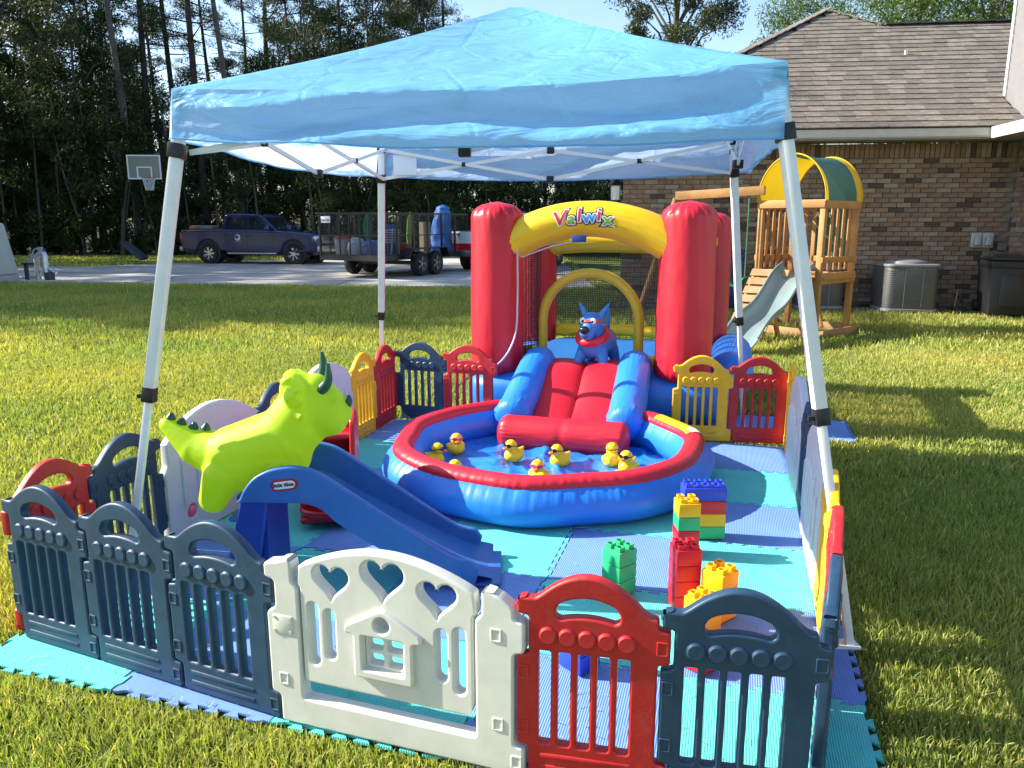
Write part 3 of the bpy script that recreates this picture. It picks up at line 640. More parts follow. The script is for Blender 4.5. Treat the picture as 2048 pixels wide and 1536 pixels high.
# rear row
b0, b1, b2 = (-.945, 6.20), (-.55, 6.075), (-.145, 5.93)
fence_panel(b0, b1, navy, 'navy rear panel left of the pool'); fence_panel(b1, b2, redp, 'red rear panel beside the bounce house base')
c0, c1, c2 = (1.18, 5.53), (1.58, 5.475), (1.985, 5.415)
fence_panel(c0, c1, yelp, 'yellow rear panel right of the pool'); fence_panel(c1, c2, redp, 'dark red rear panel at the right rear corner')

# white gate
gt = thing('play_pen_gate', 'white plastic gate with three heart cut-outs and a little house', 'gate', (p3[0], p3[1], .021), face_dir(p3, p4)); gt.scale = (1, 1, 1.0); GW = math.dist(p3, p4)
ow = .112
fr = rounded([(.036, 0), (GW+.028, 0), (GW+.028, .088), (GW-.004, .094), (GW-.004, .385), (GW+.028, .391), (GW+.028, .484), (GW-.004, .49), (GW-.004, .525), (GW-.045, .553), (GW-ow+.012, .572), (GW-ow+.012, .49), (GW-ow-.008, .475), (GW-ow-.008, .095),
              (ow+.008, .095), (ow+.008, .475), (ow-.012, .49), (ow-.012, .572), (.045, .552), (.002, .545), (.002, .497), (.036, .49), (.036, .40), (.004, .38), (.004, .10), (.036, .094)], .013, 4)
inst('gate_frame', plate_mesh('gate_frame', [fr], .050, .007, 2, 40), whp, gt)
x0, x1 = ow+.0, GW-ow-.0
def heart(cx, cz, s):
    return [(cx+s*16*math.sin(t)**3/17, cz+s*(13*math.cos(t)-5*math.cos(2*t)-2*math.cos(3*t)-math.cos(4*t))/17) for t in [2*math.pi*(k+.5)/36 for k in range(36)]]
dtop = [(x1-.012+(x0+.012-x1+.012)*k/20, .548+.078*max(0, math.sin(math.pi*k/20))**.9) for k in range(21)]
door = rounded([(x0+.014, .155), (x1-.014, .155), (x1-.014, .475), (x1-.004, .485)]+dtop+[(x0+.004, .485), (x0+.014, .475)], .006, 2)
hc = (x0+x1)/2
holes = [heart(hc-.176, .516, .064), heart(hc, .548, .074), heart(hc+.176, .516, .064)]
for cx_, z0_, z1_ in ((x0+.058, .222, .432), (x0+.116, .252, .418), (x1-.116, .252, .418), (x1-.058, .222, .432)): holes.append(rrect(cx_-.017, z0_, cx_+.017, z1_, .0165, 6))
hw = .098
holes.append(circ(hc, .405, .024, 22)); holes.append(rrect(hc-.068, .250, hc+.068, .360, .006))
dr = inst('gate_door', plate_mesh('gate_door', [door]+holes, .044, .008, 2, 40), whp, gt, (0, .002, 0))
hs = rounded([(hc-hw, .220), (hc+hw, .220), (hc+hw, .362), (hc+hw+.030, .362), (hc+hw+.030, .386), (hc, .456), (hc-hw-.030, .386), (hc-hw-.030, .362), (hc-hw, .362)], .012, 3)
inst('house_relief', plate_mesh('house_relief', [hs, circ(hc, .405, .026, 22), rrect(hc-.070, .248, hc+.070, .362, .006)], .076, .006, 2, 40), whp, dr)
win = [rrect(hc-.067, .251, hc+.067, .359, .004)]+[rrect(hc-.058+dx*.064, .260+dz*.051, hc-.006+dx*.064, .299+dz*.051, .009) for dx in (0, 1) for dz in (0, 1)]
inst('window_lattice', plate_mesh('window_lattice', [win[0]]+win[1:], .034, .0025, 1, 40), whp, dr)
MB().box((.062, -.0255, .345), (.072, .006, .062), bev=.002).build('hinge_plate', whp, gt, 40)
for x, z in ((.034, .322), (.09, .322), (.034, .368), (.09, .368)): MB().cyl((x, -.028, z), (x, -.0305, z), .005, seg=8).build('rivet', MT('rivet shade', (.5, .49, .45), rough=.5) if 'rivet shade' not in MATS else MATS['rivet shade'], gt)
for x, z in ((.055, .155), (GW-.055, .437), (GW+.006, .044), (GW-.05, .155)): inst('socket', sock_me, whp, gt, (x, -.008, z))

# white game panels on both sides
def game_panel(a, b, m, label, side, kind):
    t = thing('game_panel', label, 'fence panel', (a[0], a[1], .021), face_dir(a, b)); t.scale = (1, 1, FS); w_ = math.dist(a, b)
    top = [(w_-.03+(.03-w_+.03)*k/26, .50+.135*max(0, math.sin(math.pi*k/26))**.8) for k in range(27)]
    P = rounded([(.02, 0), (w_-.02, 0), (w_-.004, .03), (w_-.004, .36), (w_-.03, .40), (w_-.03, .49)]+top+[(.03, .49), (.03, .40), (.004, .36), (.004, .03)], .01, 3)
    hl = [circ(w_-.17, .125, .036, 20), circ(.18, .30, .03, 18)] if kind else [circ(.2, .20, .034, 20)]
    inst('panel_body', plate_mesh('panel_body', [P]+hl, .046, .009, 2, 40), m, t)
    for k in range(6):
        x = .12+k*(w_-.24)/5; h = .20+.09*math.sin(math.pi*(k+.5)/6)
        for y in (-.026, .026): MB().capsule((x, y, .17), (x, y, .17+h), .011, .011, 10).build('ridge', m, t, 60)
    ball = MB(); ball.sphere((w_-.17 if kind else .2, 0, .125 if kind else .20), .033, 16, 10); ball.build('ball', MT('pink ball '+label[:9], (.75, .12, .2), rough=.35), t, 60)
    if not kind:
        for x, z in ((w_*.5, .36), (w_*.62, .30), (w_*.45, .27)): MB().cyl((x, side*.024, z), (x, side*.034, z), .016, seg=14).build('knob', MT('knob %d' % int(z*100), (.35, .3, .3) if z > .3 else (.6, .1, .06), rough=.4), t, 40)
    return t
game_panel(l[3], l[2], lavp, 'pale arched game panel left of the green dinosaur', 1, 1); game_panel(l[5], l[4], lavp, 'pale game panel behind the dinosaur head next to yellow panel', 1, 1)
game_panel(r[3], r[4], lavp, 'pale game panel on the right side behind the yellow panel', -1, 0); game_panel(r[5], r[6], lavp, 'pale blue-white game panel on the right side near the rear corner', -1, 0)

# ================================================================== pop-up tent
def fabric(name, col, tcol, trans, bump=.3):
    m = mat(name, col, rough=.38, var=.05, vscale=2, spec=.45, trans=trans, tcol=tcol); N = m.node_tree.nodes; L = m.node_tree.links; tc = N['Texture Coordinate']
    mp = N.new('ShaderNodeMapping'); mp.inputs['Scale'].default_value = (1.0, 1.0, 3.5); L.new(tc.outputs['Object'], mp.inputs[0])
    a = N.new('ShaderNodeTexNoise'); a.inputs['Scale'].default_value = 3.2; a.inputs['Detail'].default_value = 3; a.inputs['Distortion'].default_value = 1.6; L.new(mp.outputs[0], a.inputs['Vector'])
    v = N.new('ShaderNodeTexVoronoi'); v.feature = 'DISTANCE_TO_EDGE'; v.inputs['Scale'].default_value = 1.7; v.inputs['Randomness'].default_value = .55; L.new(tc.outputs['Object'], v.inputs['Vector'])
    mr = N.new('ShaderNodeMapRange'); mr.inputs['From Max'].default_value = .03; L.new(v.outputs['Distance'], mr.inputs[0])
    ad = N.new('ShaderNodeMath'); ad.operation = 'MULTIPLY_ADD'; ad.inputs[1].default_value = .08; L.new(mr.outputs[0], ad.inputs[0]); L.new(a.outputs[0], ad.inputs[2])
    bp = N.new('ShaderNodeBump'); bp.inputs['Strength'].default_value = bump; bp.inputs['Distance'].default_value = .06; L.new(ad.outputs[0], bp.inputs['Height'])
    L.new(bp.outputs[0], N['Principled BSDF'].inputs['Normal']); L.new(bp.outputs[0], N['Translucent BSDF'].inputs['Normal']); return m
canopy_m = fabric('blue tent fabric', (.17, .53, .82), (.58, .72, .95), .42, .45)
TF = {'FR': Vector((1.30, 2.69, 0)), 'FL': Vector((-1.71, 3.16, 0)), 'BL': Vector((-1.10, 6.30, 0)), 'BR': Vector((1.82, 5.86, 0))}
TT = {'FR': Vector((.955, 2.955, 2.15)), 'FL': Vector((-1.345, 3.335, 2.12)), 'BL': Vector((-.93, 5.72, 2.14)), 'BR': Vector((1.47, 5.36, 2.16))}
PK = Vector((.035, 4.34, 2.71)); tent = thing('canopy_tent', 'light blue pop-up canopy tent with white slanted legs', 'tent', (0, 4.35, 0)); TO = Vector((0, 4.35, 0))
def build_canopy():
    b = MB(); order = ['FL', 'FR', 'BR', 'BL']; n, m, k = 64, 34, 14
    from mathutils import noise
    cen = sum(TT.values(), Vector())/4; CT_ = {k_: v_+((v_-cen)*Vector((1, 1, 0))).normalized()*.048+Vector((0, 0, .012)) for k_, v_ in TT.items()}
    for si in range(4):
        A, B = CT_[order[si]], CT_[order[(si+1) % 4]]; e = (B-A).normalized(); outw = Vector((e.y, -e.x, 0))
        if outw.dot((A+B)/2-cen) < 0: outw = -outw
        idx = {}; V = []
        for j in range(-k, m+1):
            for i in range(n+1):
                s = i/n; ed = min(1, 8*s, 8*(1-s)); base = A.lerp(B, s)+Vector((0, 0, -.035*math.sin(math.pi*s)))
                if j >= 0:
                    t = (j/m)**1.0; p = base.lerp(PK, t)
                    p.z -= .07*math.sin(math.pi*min(1, t*1.02))*(.35+.65*math.sin(math.pi*s))
                    nz = noise.noise(Vector((p.x*2.2, p.y*2.2, si*3.1)))*.016+noise.noise(Vector((s*9*(1-t)+si, t*3.2, 2)))*.010
                    p.z += nz*ed*min(1, 6*(1-t))
                    if t > .93: p.z = min(p.z, PK.z-.012+.012*(1-t)/.07)
                else:
                    f = -j/k; dr0 = {'FL': .195, 'FR': .265, 'BR': .245, 'BL': .23}; p = base+Vector((0, 0, -f*(dr0[order[si]]*(1-s)+dr0[order[(si+1) % 4]]*s)))+outw*(.028*f)
                    wv = .034*math.sin(f*7+2.0*math.sin(s*3.1+si)+3.6*noise.noise(Vector((s*2.6, si*4.4, 7)))+si*1.3)+.022*noise.noise(Vector((s*7+si*5, f*4, 1)))+.012*noise.noise(Vector((s*22, f*9+s*8, 4)))
                    p += outw*wv*ed*min(1, 3*f+.25); p.z += .008*noise.noise(Vector((s*6, si, 9)))*f
                idx[i, j] = len(V); V.append(p-TO)
        F = [(idx[i, j], idx[i+1, j], idx[i+1, j+1], idx[i, j+1]) for j in range(-k, m) for i in range(n)]
        b.add(V, F)
    me = b.mesh('canopy'); bm = bmesh.new(); bm.from_mesh(me); bmesh.ops.remove_doubles(bm, verts=bm.verts, dist=.0005); bmesh.ops.recalc_face_normals(bm, faces=bm.faces); bm.to_mesh(me); bm.free()
    finish(me, 50); me.materials.append(canopy_m); o = bpy.data.objects.new('canopy', me); link(o, tent)
    hem = MB()
    for si in range(4):   # hem tape along the lower edge
        A, B = TT[order[si]], TT[order[(si+1) % 4]]
        pts = []
        for i in range(n+1):
            pts.append(Vector(b.v[si*((n+1)*(m+k+1))+i]))
        hem.tube(pts, .004, 5)
    hem.build('hem', canopy_m, o, 60)
build_canopy()
for nme in ('FL', 'FR', 'BL', 'BR'):
    F_, T_ = TF[nme]-TO, TT[nme]-TO; d = (T_-F_)
    up = Vector((d.y, -d.x, 0)) if abs(d.x)+abs(d.y) > 0 else (1, 0, 0)
    tcl = .41
    pc = F_+d*tcl; b = MB(); b.bar(pc, T_, .046, .046, up=(0, 1, 0), bev=.003); leg = b.build('leg', whitem, tent, 40)
    b = MB(); b.bar(F_+d*.004, pc+d*.02, .029, .029, up=(0, 1, 0), bev=.002); b.build('lower_leg', whitem, leg, 40)
    b = MB(); b.bar(pc-d*.012, pc+d*.018, .052, .052, up=(0, 1, 0), bev=.004); b.bar(pc+Vector((-.05, 0, 0)), pc+Vector((-.02, 0, 0)), .016, .016); b.build('leg_clamp', blackp, leg, 40)
    b = MB(); b.box(F_+Vector((-.02, 0, .014)), (.10, .075, .004)); b.build('foot_plate', whitem, leg)
    b = MB(); b.bar(T_-d.normalized()*.05, T_, .058, .058, up=(0, 1, 0), bev=.004); b.build('top_bracket', blackp, leg, 40)
    b = MB(); sl_ = T_-d.normalized()*.235; b.bar(sl_-d.normalized()*.03, sl_+d.normalized()*.03, .062, .062, up=(0, 1, 0), bev=.004); b.build('slider_bracket', blackp, leg, 40)
def truss(a, c):
    A, B = TT[a]-TO, TT[c]-TO; dn = Vector((0, 0, -.235)); inw = Vector((0, 0, -.02)); M1 = (A+B)/2+Vector((0, 0, -.065)); M0 = M1+dn*.82
    ctr = Vector((.03, 0, 0)); off = ((ctr-(A+B)/2).normalized())*.075; off.z = 0
    for P, Q in ((A, B), (B, A)):
        b = MB(); b.bar(P-Vector((0, 0, .03))+off, M0+off, .012, .022); b.build('truss_bar', whitem, tent)
        b = MB(); b.bar(P+dn+off*.2, M1+off*.7, .012, .022); b.build('truss_bar', whitem, tent)
        X = (P-Vector((0, 0, .03))+M0+P+dn+M1)/4+off*.8; b = MB(); b.box(X, (.035, .03, .03), bev=.004); b.build('truss_joint', blackp, tent, 40)
    for X in (M0+off, M1+off*.7): b = MB(); b.box(X, (.05, .045, .045), bev=.005); b.build('truss_joint', blackp, tent, 40)
truss('FL', 'FR'); truss('FR', 'BR'); truss('BR', 'BL'); truss('BL', 'FL')
pkl = PK-TO
for nme in TT:
    T_ = TT[nme]-TO; b = MB(); mid = T_.lerp(pkl, .5)+Vector((0, 0, -.09)); b.bar(T_-Vector((0, 0, .04)), mid, .014, .022); b.bar(mid, pkl-Vector((0, 0, .12)), .014, .022); b.build('rafter', whitem, tent)
MB().cyl(pkl-Vector((0, 0, .2)), pkl-Vector((0, 0, .03)), .03).build('peak_hub', blackp, tent, 40)
tl_ = TT['BL']-TO
MB().box(tl_+Vector((.17, -.05, -.14)), (.17, .003, .14), rz=R(-9)).build('care_label', MT('paper label', (.75, .78, .82), rough=.7), tent)

# ================================================================== inflatable pool
def vinyl(name, col, rough=.40, bump=.25, bscale=9, trans=0):
    m = mat(name, col, rough=rough, var=.05, vscale=2.5, spec=.5, bump=bump, bscale=bscale, coat=0, trans=trans); return m
vblue = vinyl('blue vinyl', (.018, .20, .74)); vred = vinyl('red vinyl', (.58, .012, .030)); vyel = vinyl('yellow vinyl', (.86, .55, .008)); vfloor = vinyl('pool floor vinyl', (.014, .20, .66), .3, .7, 9)
PC = Vector((.225, 4.78, .02)); pool = thing('inflatable_pool', 'round blue inflatable pool with a red top ring', 'pool', PC)
from mathutils import noise as MN
def ring(name, prof, m, wr, parent, seg=540, a0=0, a1=2*math.pi, lift=0, smooth=60):
    full = abs(a1-a0-2*math.pi) < 1e-6; n = seg if full else seg+1; V = []; F = []
    for pi_, (r_, z) in enumerate(prof):
        w0 = wr[pi_]
        for k in range(n):
            a = a0+(a1-a0)*k/seg
            j = (.7*MN.noise(Vector((math.cos(a)*44, math.sin(a)*44, pi_*.18)))+.8*MN.noise(Vector((math.cos(a)*95, math.sin(a)*95, pi_*.25)))*max(0, .3+MN.noise(Vector((math.cos(a)*5, math.sin(a)*5, 2)))*1.6))*w0
            big = .022*math.cos(5*a+.6)*math.sin(a*2+1)+.006*math.cos(11*a)
            rr_ = r_+j+big+lift; sq = 1-.52*math.exp(-((math.degrees(a) % 360-72)/26)**4); V.append((rr_*math.cos(a), rr_*math.sin(a), (z+(j*.5 if z > .15 else 0))*sq))
    for i in range(len(prof)-1):
        for k in range(seg): q_ = (k+1) % n; F.append((i*n+k, i*n+q_, (i+1)*n+q_, (i+1)*n+k))
    return MB().add(V, F).build(name, m, parent, smooth)
ring('outer_wall', [(.93, .0), (.985, .012), (1.02, .04), (1.04, .08), (1.045, .115), (1.035, .15), (1.015, .18), (.992, .205), (.975, .218)], vblue, [0, .001, .0015, .0015, .002, .004, .008, .010, .003], pool)
ring('top_ring', [(.975, .216), (.978, .232), (.968, .252), (.945, .268), (.915, .275), (.885, .270), (.86, .254), (.848, .234), (.850, .216)], vred, [.003, .006, .005, .003, .002, .003, .005, .006, .003], pool)
ring('inner_wall', [(.850, .218), (.838, .20), (.815, .16), (.808, .11), (.815, .06), (.845, .02), (.87, .008)], vblue, [.003, .006, .004, .002, .002, .002, 0], pool)
ring('warning_patch', [(.972, .245), (.945, .2705), (.915, .2775), (.885, .2725), (.862, .258)], vyel, [0]*5, pool, 60, R(-2), R(27), .003)
ring('warning_label', [(.962, .258), (.945, .2725), (.915, .2795), (.888, .276)], MT('white label', (.75, .75, .74), rough=.5, var=.2, vscale=60), [0]*4, pool, 20, R(-3), R(4), .005)
b = MB(); V = [(0, 0, .012)]; F = []; nr, ns = 46, 150
for i in range(1, nr+1):
    for k in range(ns):
        r_ = .875*i/nr; a = 2*math.pi*k/ns; x, y = r_*math.cos(a), r_*math.sin(a)
        rd = abs(MN.noise(Vector((x*2.6+3, y*2.6, 1)))); rd2 = abs(MN.noise(Vector((x*6+y*3, y*4.5-x*2, 5))))
        z = .010+.040*max(0, .28-rd)/.28*(1-(r_/.875)**4)+.024*max(0, .25-rd2)/.25; V.append((x, y, z))
F += [(0, 1+k, 1+(k+1) % ns) for k in range(ns)]
for i in range(nr-1):
    for k in range(ns): q_ = (k+1) % ns; F.append((1+i*ns+k, 1+(i+1)*ns+k, 1+(i+1)*ns+q_, 1+i*ns+q_))
b.add(V, F).build('pool_floor', vfloor, pool, 60)
wm = bpy.data.materials.new('pool water'); wm.use_nodes = True; N = wm.node_tree.nodes; L = wm.node_tree.links; N.remove(N['Principled BSDF'])
tr = N.new('ShaderNodeBsdfTransparent'); tr.inputs[0].default_value = (.90, .97, 1, 1); gl = N.new('ShaderNodeBsdfGlossy'); gl.inputs['Roughness'].default_value = .03; lw_ = N.new('ShaderNodeLayerWeight'); lw_.inputs[0].default_value = .5; pw_ = N.new('ShaderNodeMath'); pw_.operation = 'POWER'; pw_.inputs[1].default_value = 5; L.new(lw_.outputs['Facing'], pw_.inputs[0]); fz = N.new('ShaderNodeMath'); fz.operation = 'MULTIPLY_ADD'; fz.inputs[1].default_value = .6; fz.inputs[2].default_value = .02; L.new(pw_.outputs[0], fz.inputs[0])
no = N.new('ShaderNodeTexNoise'); no.inputs['Scale'].default_value = 11; no.inputs['Detail'].default_value = 3; tc = N.new('ShaderNodeTexCoord'); L.new(tc.outputs['Object'], no.inputs['Vector'])
bp = N.new('ShaderNodeBump'); bp.inputs['Strength'].default_value = .25; bp.inputs['Distance'].default_value = .02; L.new(no.outputs[0], bp.inputs['Height']); L.new(bp.outputs[0], gl.inputs['Normal']); L.new(bp.outputs[0], lw_.inputs['Normal'])
mx = N.new('ShaderNodeMixShader'); L.new(fz.outputs[0], mx.inputs[0]); L.new(tr.outputs[0], mx.inputs[1]); L.new(gl.outputs[0], mx.inputs[2]); L.new(mx.outputs[0], N['Material Output'].inputs[0])
WZ = .058
b = MB(); b.add([(.818*math.cos(2*math.pi*k/90), .818*math.sin(2*math.pi*k/90), WZ) for k in range(90)], [tuple(range(90))]); o = b.build('pool_water', wm, None, loc=PC); o['kind'] = 'structure'

# ================================================================== bounce house
BA = R(-15); bh_ = thing('bounce_house', 'red yellow and blue inflatable bounce house with a slide', 'bounce house', (.615, 6.185, 0), BA)
def puff(name, path, rad, m, parent, seg=40, smooth=60, wr=.004, endwr=.010, dens=1):
    """inflated tube with dense rings, soft ends and stitched-seam puckers near the ends"""
    P = spline2(path, 10); n = len(P); V = []
    L_ = [0]
    for i in range(1, n): L_.append(L_[-1]+(P[i]-P[i-1]).length)
    tot = L_[-1]; fine = []; m_ = 60
    for j in range(m_+1):
        s = tot*j/m_; i = max(k for k in range(n) if L_[k] <= s+1e-9); i = min(i, n-2); t = (s-L_[i])/max(1e-9, L_[i+1]-L_[i]); fine.append(P[i].lerp(P[i+1], t))
    rr_ = []
    for j in range(m_+1):
        s = tot*j/m_; r0 = rad(s/tot) if callable(rad) else rad; e = min(s, tot-s); k = min(1, e/(r0*.62)); rr_.append(max(.002, r0*math.sqrt(max(0, 1-(1-k)**2)) if k < 1 else r0))
    b = MB(); b.tube(fine, rr_, seg*2)
    vv = []
    for idx, v in enumerate(b.v):
        j = min(m_, idx//(seg*2)); a = 2*math.pi*(idx % (seg*2))/(seg*2); e = min(j, m_-j)/m_*tot; c_ = fine[j]
        pk = (MN.noise(Vector((math.cos(a)*9, math.sin(a)*9, j*.10)))*.8+.5*MN.noise(Vector((math.cos(a)*22, math.sin(a)*22, j*.2))))*(wr+endwr*math.exp(-((e-.10)/.07)**2))
        d = Vector(v)-c_; vv.append(tuple(c_+d*(1+pk/max(.02, rr_[j]))))
    b.v = vv; return b.build(name, m, parent, smooth)
# platform
def pillow(name, u0, u1, v0, v1, z0, z1, m, parent, e=.55, nu=44, nv=36, bulge=.0, wr=.006):
    """puffed box (superellipsoid)"""
    b = MB(); V = []; F = []; n1, n2 = 72, 28; cu, cv, cz = (u0+u1)/2, (v0+v1)/2, (z0+z1)/2; a, c, h = (u1-u0)/2, (v1-v0)/2, (z1-z0)/2
    sg = lambda x, p: math.copysign(abs(x)**p, x)
    for j in range(n2+1):
        ph = -math.pi/2+math.pi*j/n2
        for i in range(n1):
            th_ = 2*math.pi*i/n1; w_ = abs(math.cos(ph))**e
            p = Vector((cu+a*sg(math.cos(th_), .32)*w_, cv+c*sg(math.sin(th_), .32)*w_, cz+h*sg(math.sin(ph), .6)))
            k_ = MN.noise(Vector((p.x*13, p.y*13, p.z*5)))*wr; p.x += k_; p.y += k_; V.append(p)
    for j in range(n2):
        for i in range(n1): q_ = (i+1) % n1; F.append((j*n1+i, j*n1+q_, (j+1)*n1+q_, (j+1)*n1+i))
    return b.add(V, F).build(name, m, parent, 60)
pillow('base', -1.06, 1.16, -.25, 1.95, .0, .425, vblue, bh_, .30)
pillow('bounce_floor', -.62, .66, -.05, 1.72, .36, .455, vinyl('light blue vinyl', (.035, .27, .80)), bh_, .25)
CT = 1.765
for nm, u, v, r_ in (('column', -.762, .0, .215), ('column', .758, .0, .215), ('column', -.79, 1.62, .185), ('column', .90, 1.58, .20)):
    puff(nm, [(u, v, .33), (u, v, .8), (u, v, 1.3), (u, v, CT if v < 1 else CT-.06)], lambda t, r_=r_: r_*(1+.02*math.sin(t*5)), vred, bh_, wr=.003, endwr=.013)
AR = .138
def arch_z(u): return 1.628-.175*(abs(u)/.62)**2
puff('front_arch', [(u, 0, arch_z(u)) for u in [-.72+.144*k for k in range(11)]], lambda t: AR*(1+.10*abs(2*t-1)), vyel, bh_, wr=.0025, endwr=.006)
puff('rear_beam', [(-.72, 1.6, 1.40), (-.3, 1.6, 1.43), (.2, 1.6, 1.43), (.8, 1.6, 1.40)], .125, vyel, bh_)
for u, r_ in ((.30, .055), (.46, .06)): MB().sphere((u, 1.44, 1.47), r_, sc=(1.4, .7, .8)).build('red_pad', vred, bh_, 60)
puff('side_beam', [(-.78, .2, 1.42), (-.79, .8, 1.43), (-.79, 1.45, 1.42)], .10, vyel, bh_); puff('side_beam', [(.78, .2, 1.42), (.83, .8, 1.43), (.88, 1.42, 1.42)], .10, vyel, bh_)
# entrance arch: flat webbing covered hoop
def hoop():
    u0, v0, w0 = -.02, .22, .405; zt = .79; P = [(u0-w0, v0, .42), (u0-w0, v0, zt)]+[(u0-w0*math.cos(math.pi*k/20), v0, zt+.40*math.sin(math.pi*k/20)) for k in range(1, 20)]+[(u0+w0, v0, zt), (u0+w0, v0, .42)]
    b = MB(); b.tube(P, .042, 12); return b.build('entrance_hoop', vinyl('mustard vinyl', (.66, .47, .03)), bh_, 60)
hoop()
# nets
nm_ = bpy.data.materials.new('black netting'); nm_.use_nodes = True; N = nm_.node_tree.nodes; L = nm_.node_tree.links; p_ = N['Principled BSDF']; p_.inputs['Base Color'].default_value = (.02, .02, .022, 1); p_.inputs['Roughness'].default_value = .8
tr = N.new('ShaderNodeBsdfTransparent'); mx = N.new('ShaderNodeMixShader'); ck = N.new('ShaderNodeTexVoronoi'); ck.feature = 'DISTANCE_TO_EDGE'; ck.inputs['Scale'].default_value = 55; ck.inputs['Randomness'].default_value = .1
tc = N.new('ShaderNodeTexCoord'); L.new(tc.outputs['Object'], ck.inputs['Vector']); mr = N.new('ShaderNodeMapRange'); mr.inputs['From Min'].default_value = .10; mr.inputs['From Max'].default_value = .16; mr.inputs['To Min'].default_value = .95; mr.inputs['To Max'].default_value = .22
L.new(ck.outputs[0], mr.inputs[0]); L.new(mr.outputs[0], mx.inputs[0]); L.new(tr.outputs[0], mx.inputs[1]); L.new(p_.outputs[0], mx.inputs[2]); L.new(mx.outputs[0], N['Material Output'].inputs[0])
def quad(name, pts, m, parent): return MB().add(pts, [(0, 1, 2, 3)]).build(name, m, parent)
quad('net', [(-.66, 1.6, .45), (.76, 1.6, .45), (.76, 1.6, 1.38), (-.66, 1.6, 1.38)], nm_, bh_); quad('net', [(-.80, .15, .45), (-.80, 1.5, .45), (-.80, 1.5, 1.36), (-.80, .15, 1.36)], nm_, bh_); quad('net', [(.80, .15, .45), (.88, 1.45, .45), (.88, 1.45, 1.36), (.80, .15, 1.36)], nm_, bh_)
quad('net', [(-.56, .02, .50), (-.44, .20, .50), (-.44, .20, 1.40), (-.56, .02, 1.40)], nm_, bh_)
puff('yellow_band', [(-.60, 1.58, .52), (0, 1.6, .54), (.72, 1.57, .52)], .055, vyel, bh_)
b = MB(); b.box((-.53, .12, .52), (.16, .05, .13), bev=.015, rz=R(40)); b.build('yellow_flap', vyel, bh_, 40); b = MB(); b.box((.545, .10, .47), (.16, .08, .14), bev=.02); b.build('yellow_flap', vyel, bh_, 40)
MB().capsule((1.13, .30, .37), (1.15, 1.45, .37), .19, .19, 32).build('side_bumper', vblue, bh_, 60)
# slide
def slide_surface():
    b = MB(); V = []; F = []; nu, nv_ = 60, 50; pr = spline2([(.06, .462), (-.10, .462), (-.24, .425), (-.40, .335), (-.56, .245), (-.72, .175), (-.92, .135)], 9); n = len(pr)
    for i in range(n):
        v, z = pr[i]
        for k in range(nu+1):
            u = -.36+.72*k/nu; f = (k/nu*2) % 1.0; bul = .045*math.sin(math.pi*f)**.55*min(1, (n-1-i)/6)
            V.append((u, v-bul*.6, z+bul))
    for i in range(n-1):
        for k in range(nu): F.append((i*(nu+1)+k, i*(nu+1)+k+1, (i+1)*(nu+1)+k+1, (i+1)*(nu+1)+k))
    b.add(V, F); s_ = b.build('slide_surface', vred, bh_, 60); return s_
slide_surface()
pillow('slide_body', -.38, .38, -.84, .0, .025, .14, vblue, bh_, .4)
puff('slide_roll', [(-.475, -1.0, .135), (-.2, -1.0, .135), (.2, -1.0, .135), (.475, -1.0, .135)], lambda t: .122*(1-.05*math.exp(-((t-.5)/.03)**2)), vred, bh_, wr=.003, endwr=.004)
for u in (-.395, .395):
    puff('slide_bolster', [(u*.98, .06, .47), (u, -.12, .46), (u*1.02, -.40, .36), (u*1.04, -.68, .25), (u*1.05, -.92, .20)], .132, vblue, bh_, wr=.003, endwr=.010)
# coiled cord down the left column and across the base
MB().tube(spline2([(-.56, -.12, 1.40), (-.545, -.17, 1.0), (-.56, -.20, .70), (-.66, -.30, .50), (-.85, -.38, .41), (-1.0, -.40, .30)], 6), .008, 6).build('tether_cord', MT('clear tube', (.55, .45, .5), rough=.3), bh_, 60)
b = MB(); b.box((-.06, -AR-.012, 1.478), (.115, .012, .055), bev=.004); b.build('blue_patch', MT('navy patch', (.012, .05, .25), rough=.5), bh_, 40)
MB().tube(spline2([(-.06, -AR+.02, 1.468), (-.3, -AR+.02, 1.41), (-.52, -AR-.01, 1.33)], 6), .006, 6).build('tether_cord', MATS['clear tube'], bh_, 60)
# logo lettering wrapped on the arch
def wrap_letter(ch, x, y, size, rot, layers, sq=1.0):
    for off, m, lift in layers:
        me = text_mesh('letter', ch, size, .0, off, upright=False)
        bm = bmesh.new(); bm.from_mesh(me); bmesh.ops.triangulate(bm, faces=bm.faces); bmesh.ops.subdivide_edges(bm, edges=bm.edges, cuts=2, use_grid_fill=True)
        for v in bm.verts:
            a, c = v.co.x*sq, v.co.y; a, c = a*math.cos(rot)-c*math.sin(rot)+x, a*math.sin(rot)+c*math.cos(rot)+y
            rr_ = AR+.004+lift; ph = c/rr_+.12; v.co = (a, -rr_*math.cos(ph), arch_z(a)+rr_*math.sin(ph))
        bmesh.ops.recalc_face_normals(bm, faces=bm.faces); bm.to_mesh(me); bm.free(); inst('letter', me, m, bh_)
lr, lg, lb_, lw, ln = MT('logo red', (.62, .02, .03), rough=.4), MT('logo green', (.22, .42, .02), rough=.4), MT('logo blue', (.03, .30, .68), rough=.4), MT('logo white', (.85, .85, .85), rough=.4), MT('logo navy', (.006, .01, .06), rough=.4)
for ch, x, y, s, ro, m in (('V', -.200, .004, .165, .0, lr), ('a', -.108, -.012, .125, -.12, lg), ('l', -.048, .010, .150, .0, lr), ('w', .028, -.004, .135, .12, lb_), ('i', .105, .018, .150, -.05, lr), ('x', .172, -.014, .140, .08, lg)):
    wrap_letter(ch, x-.015, y, s, ro, ((.017, ln, .0), (.009, lw, .003), (.002, m, .006)), 1.12)
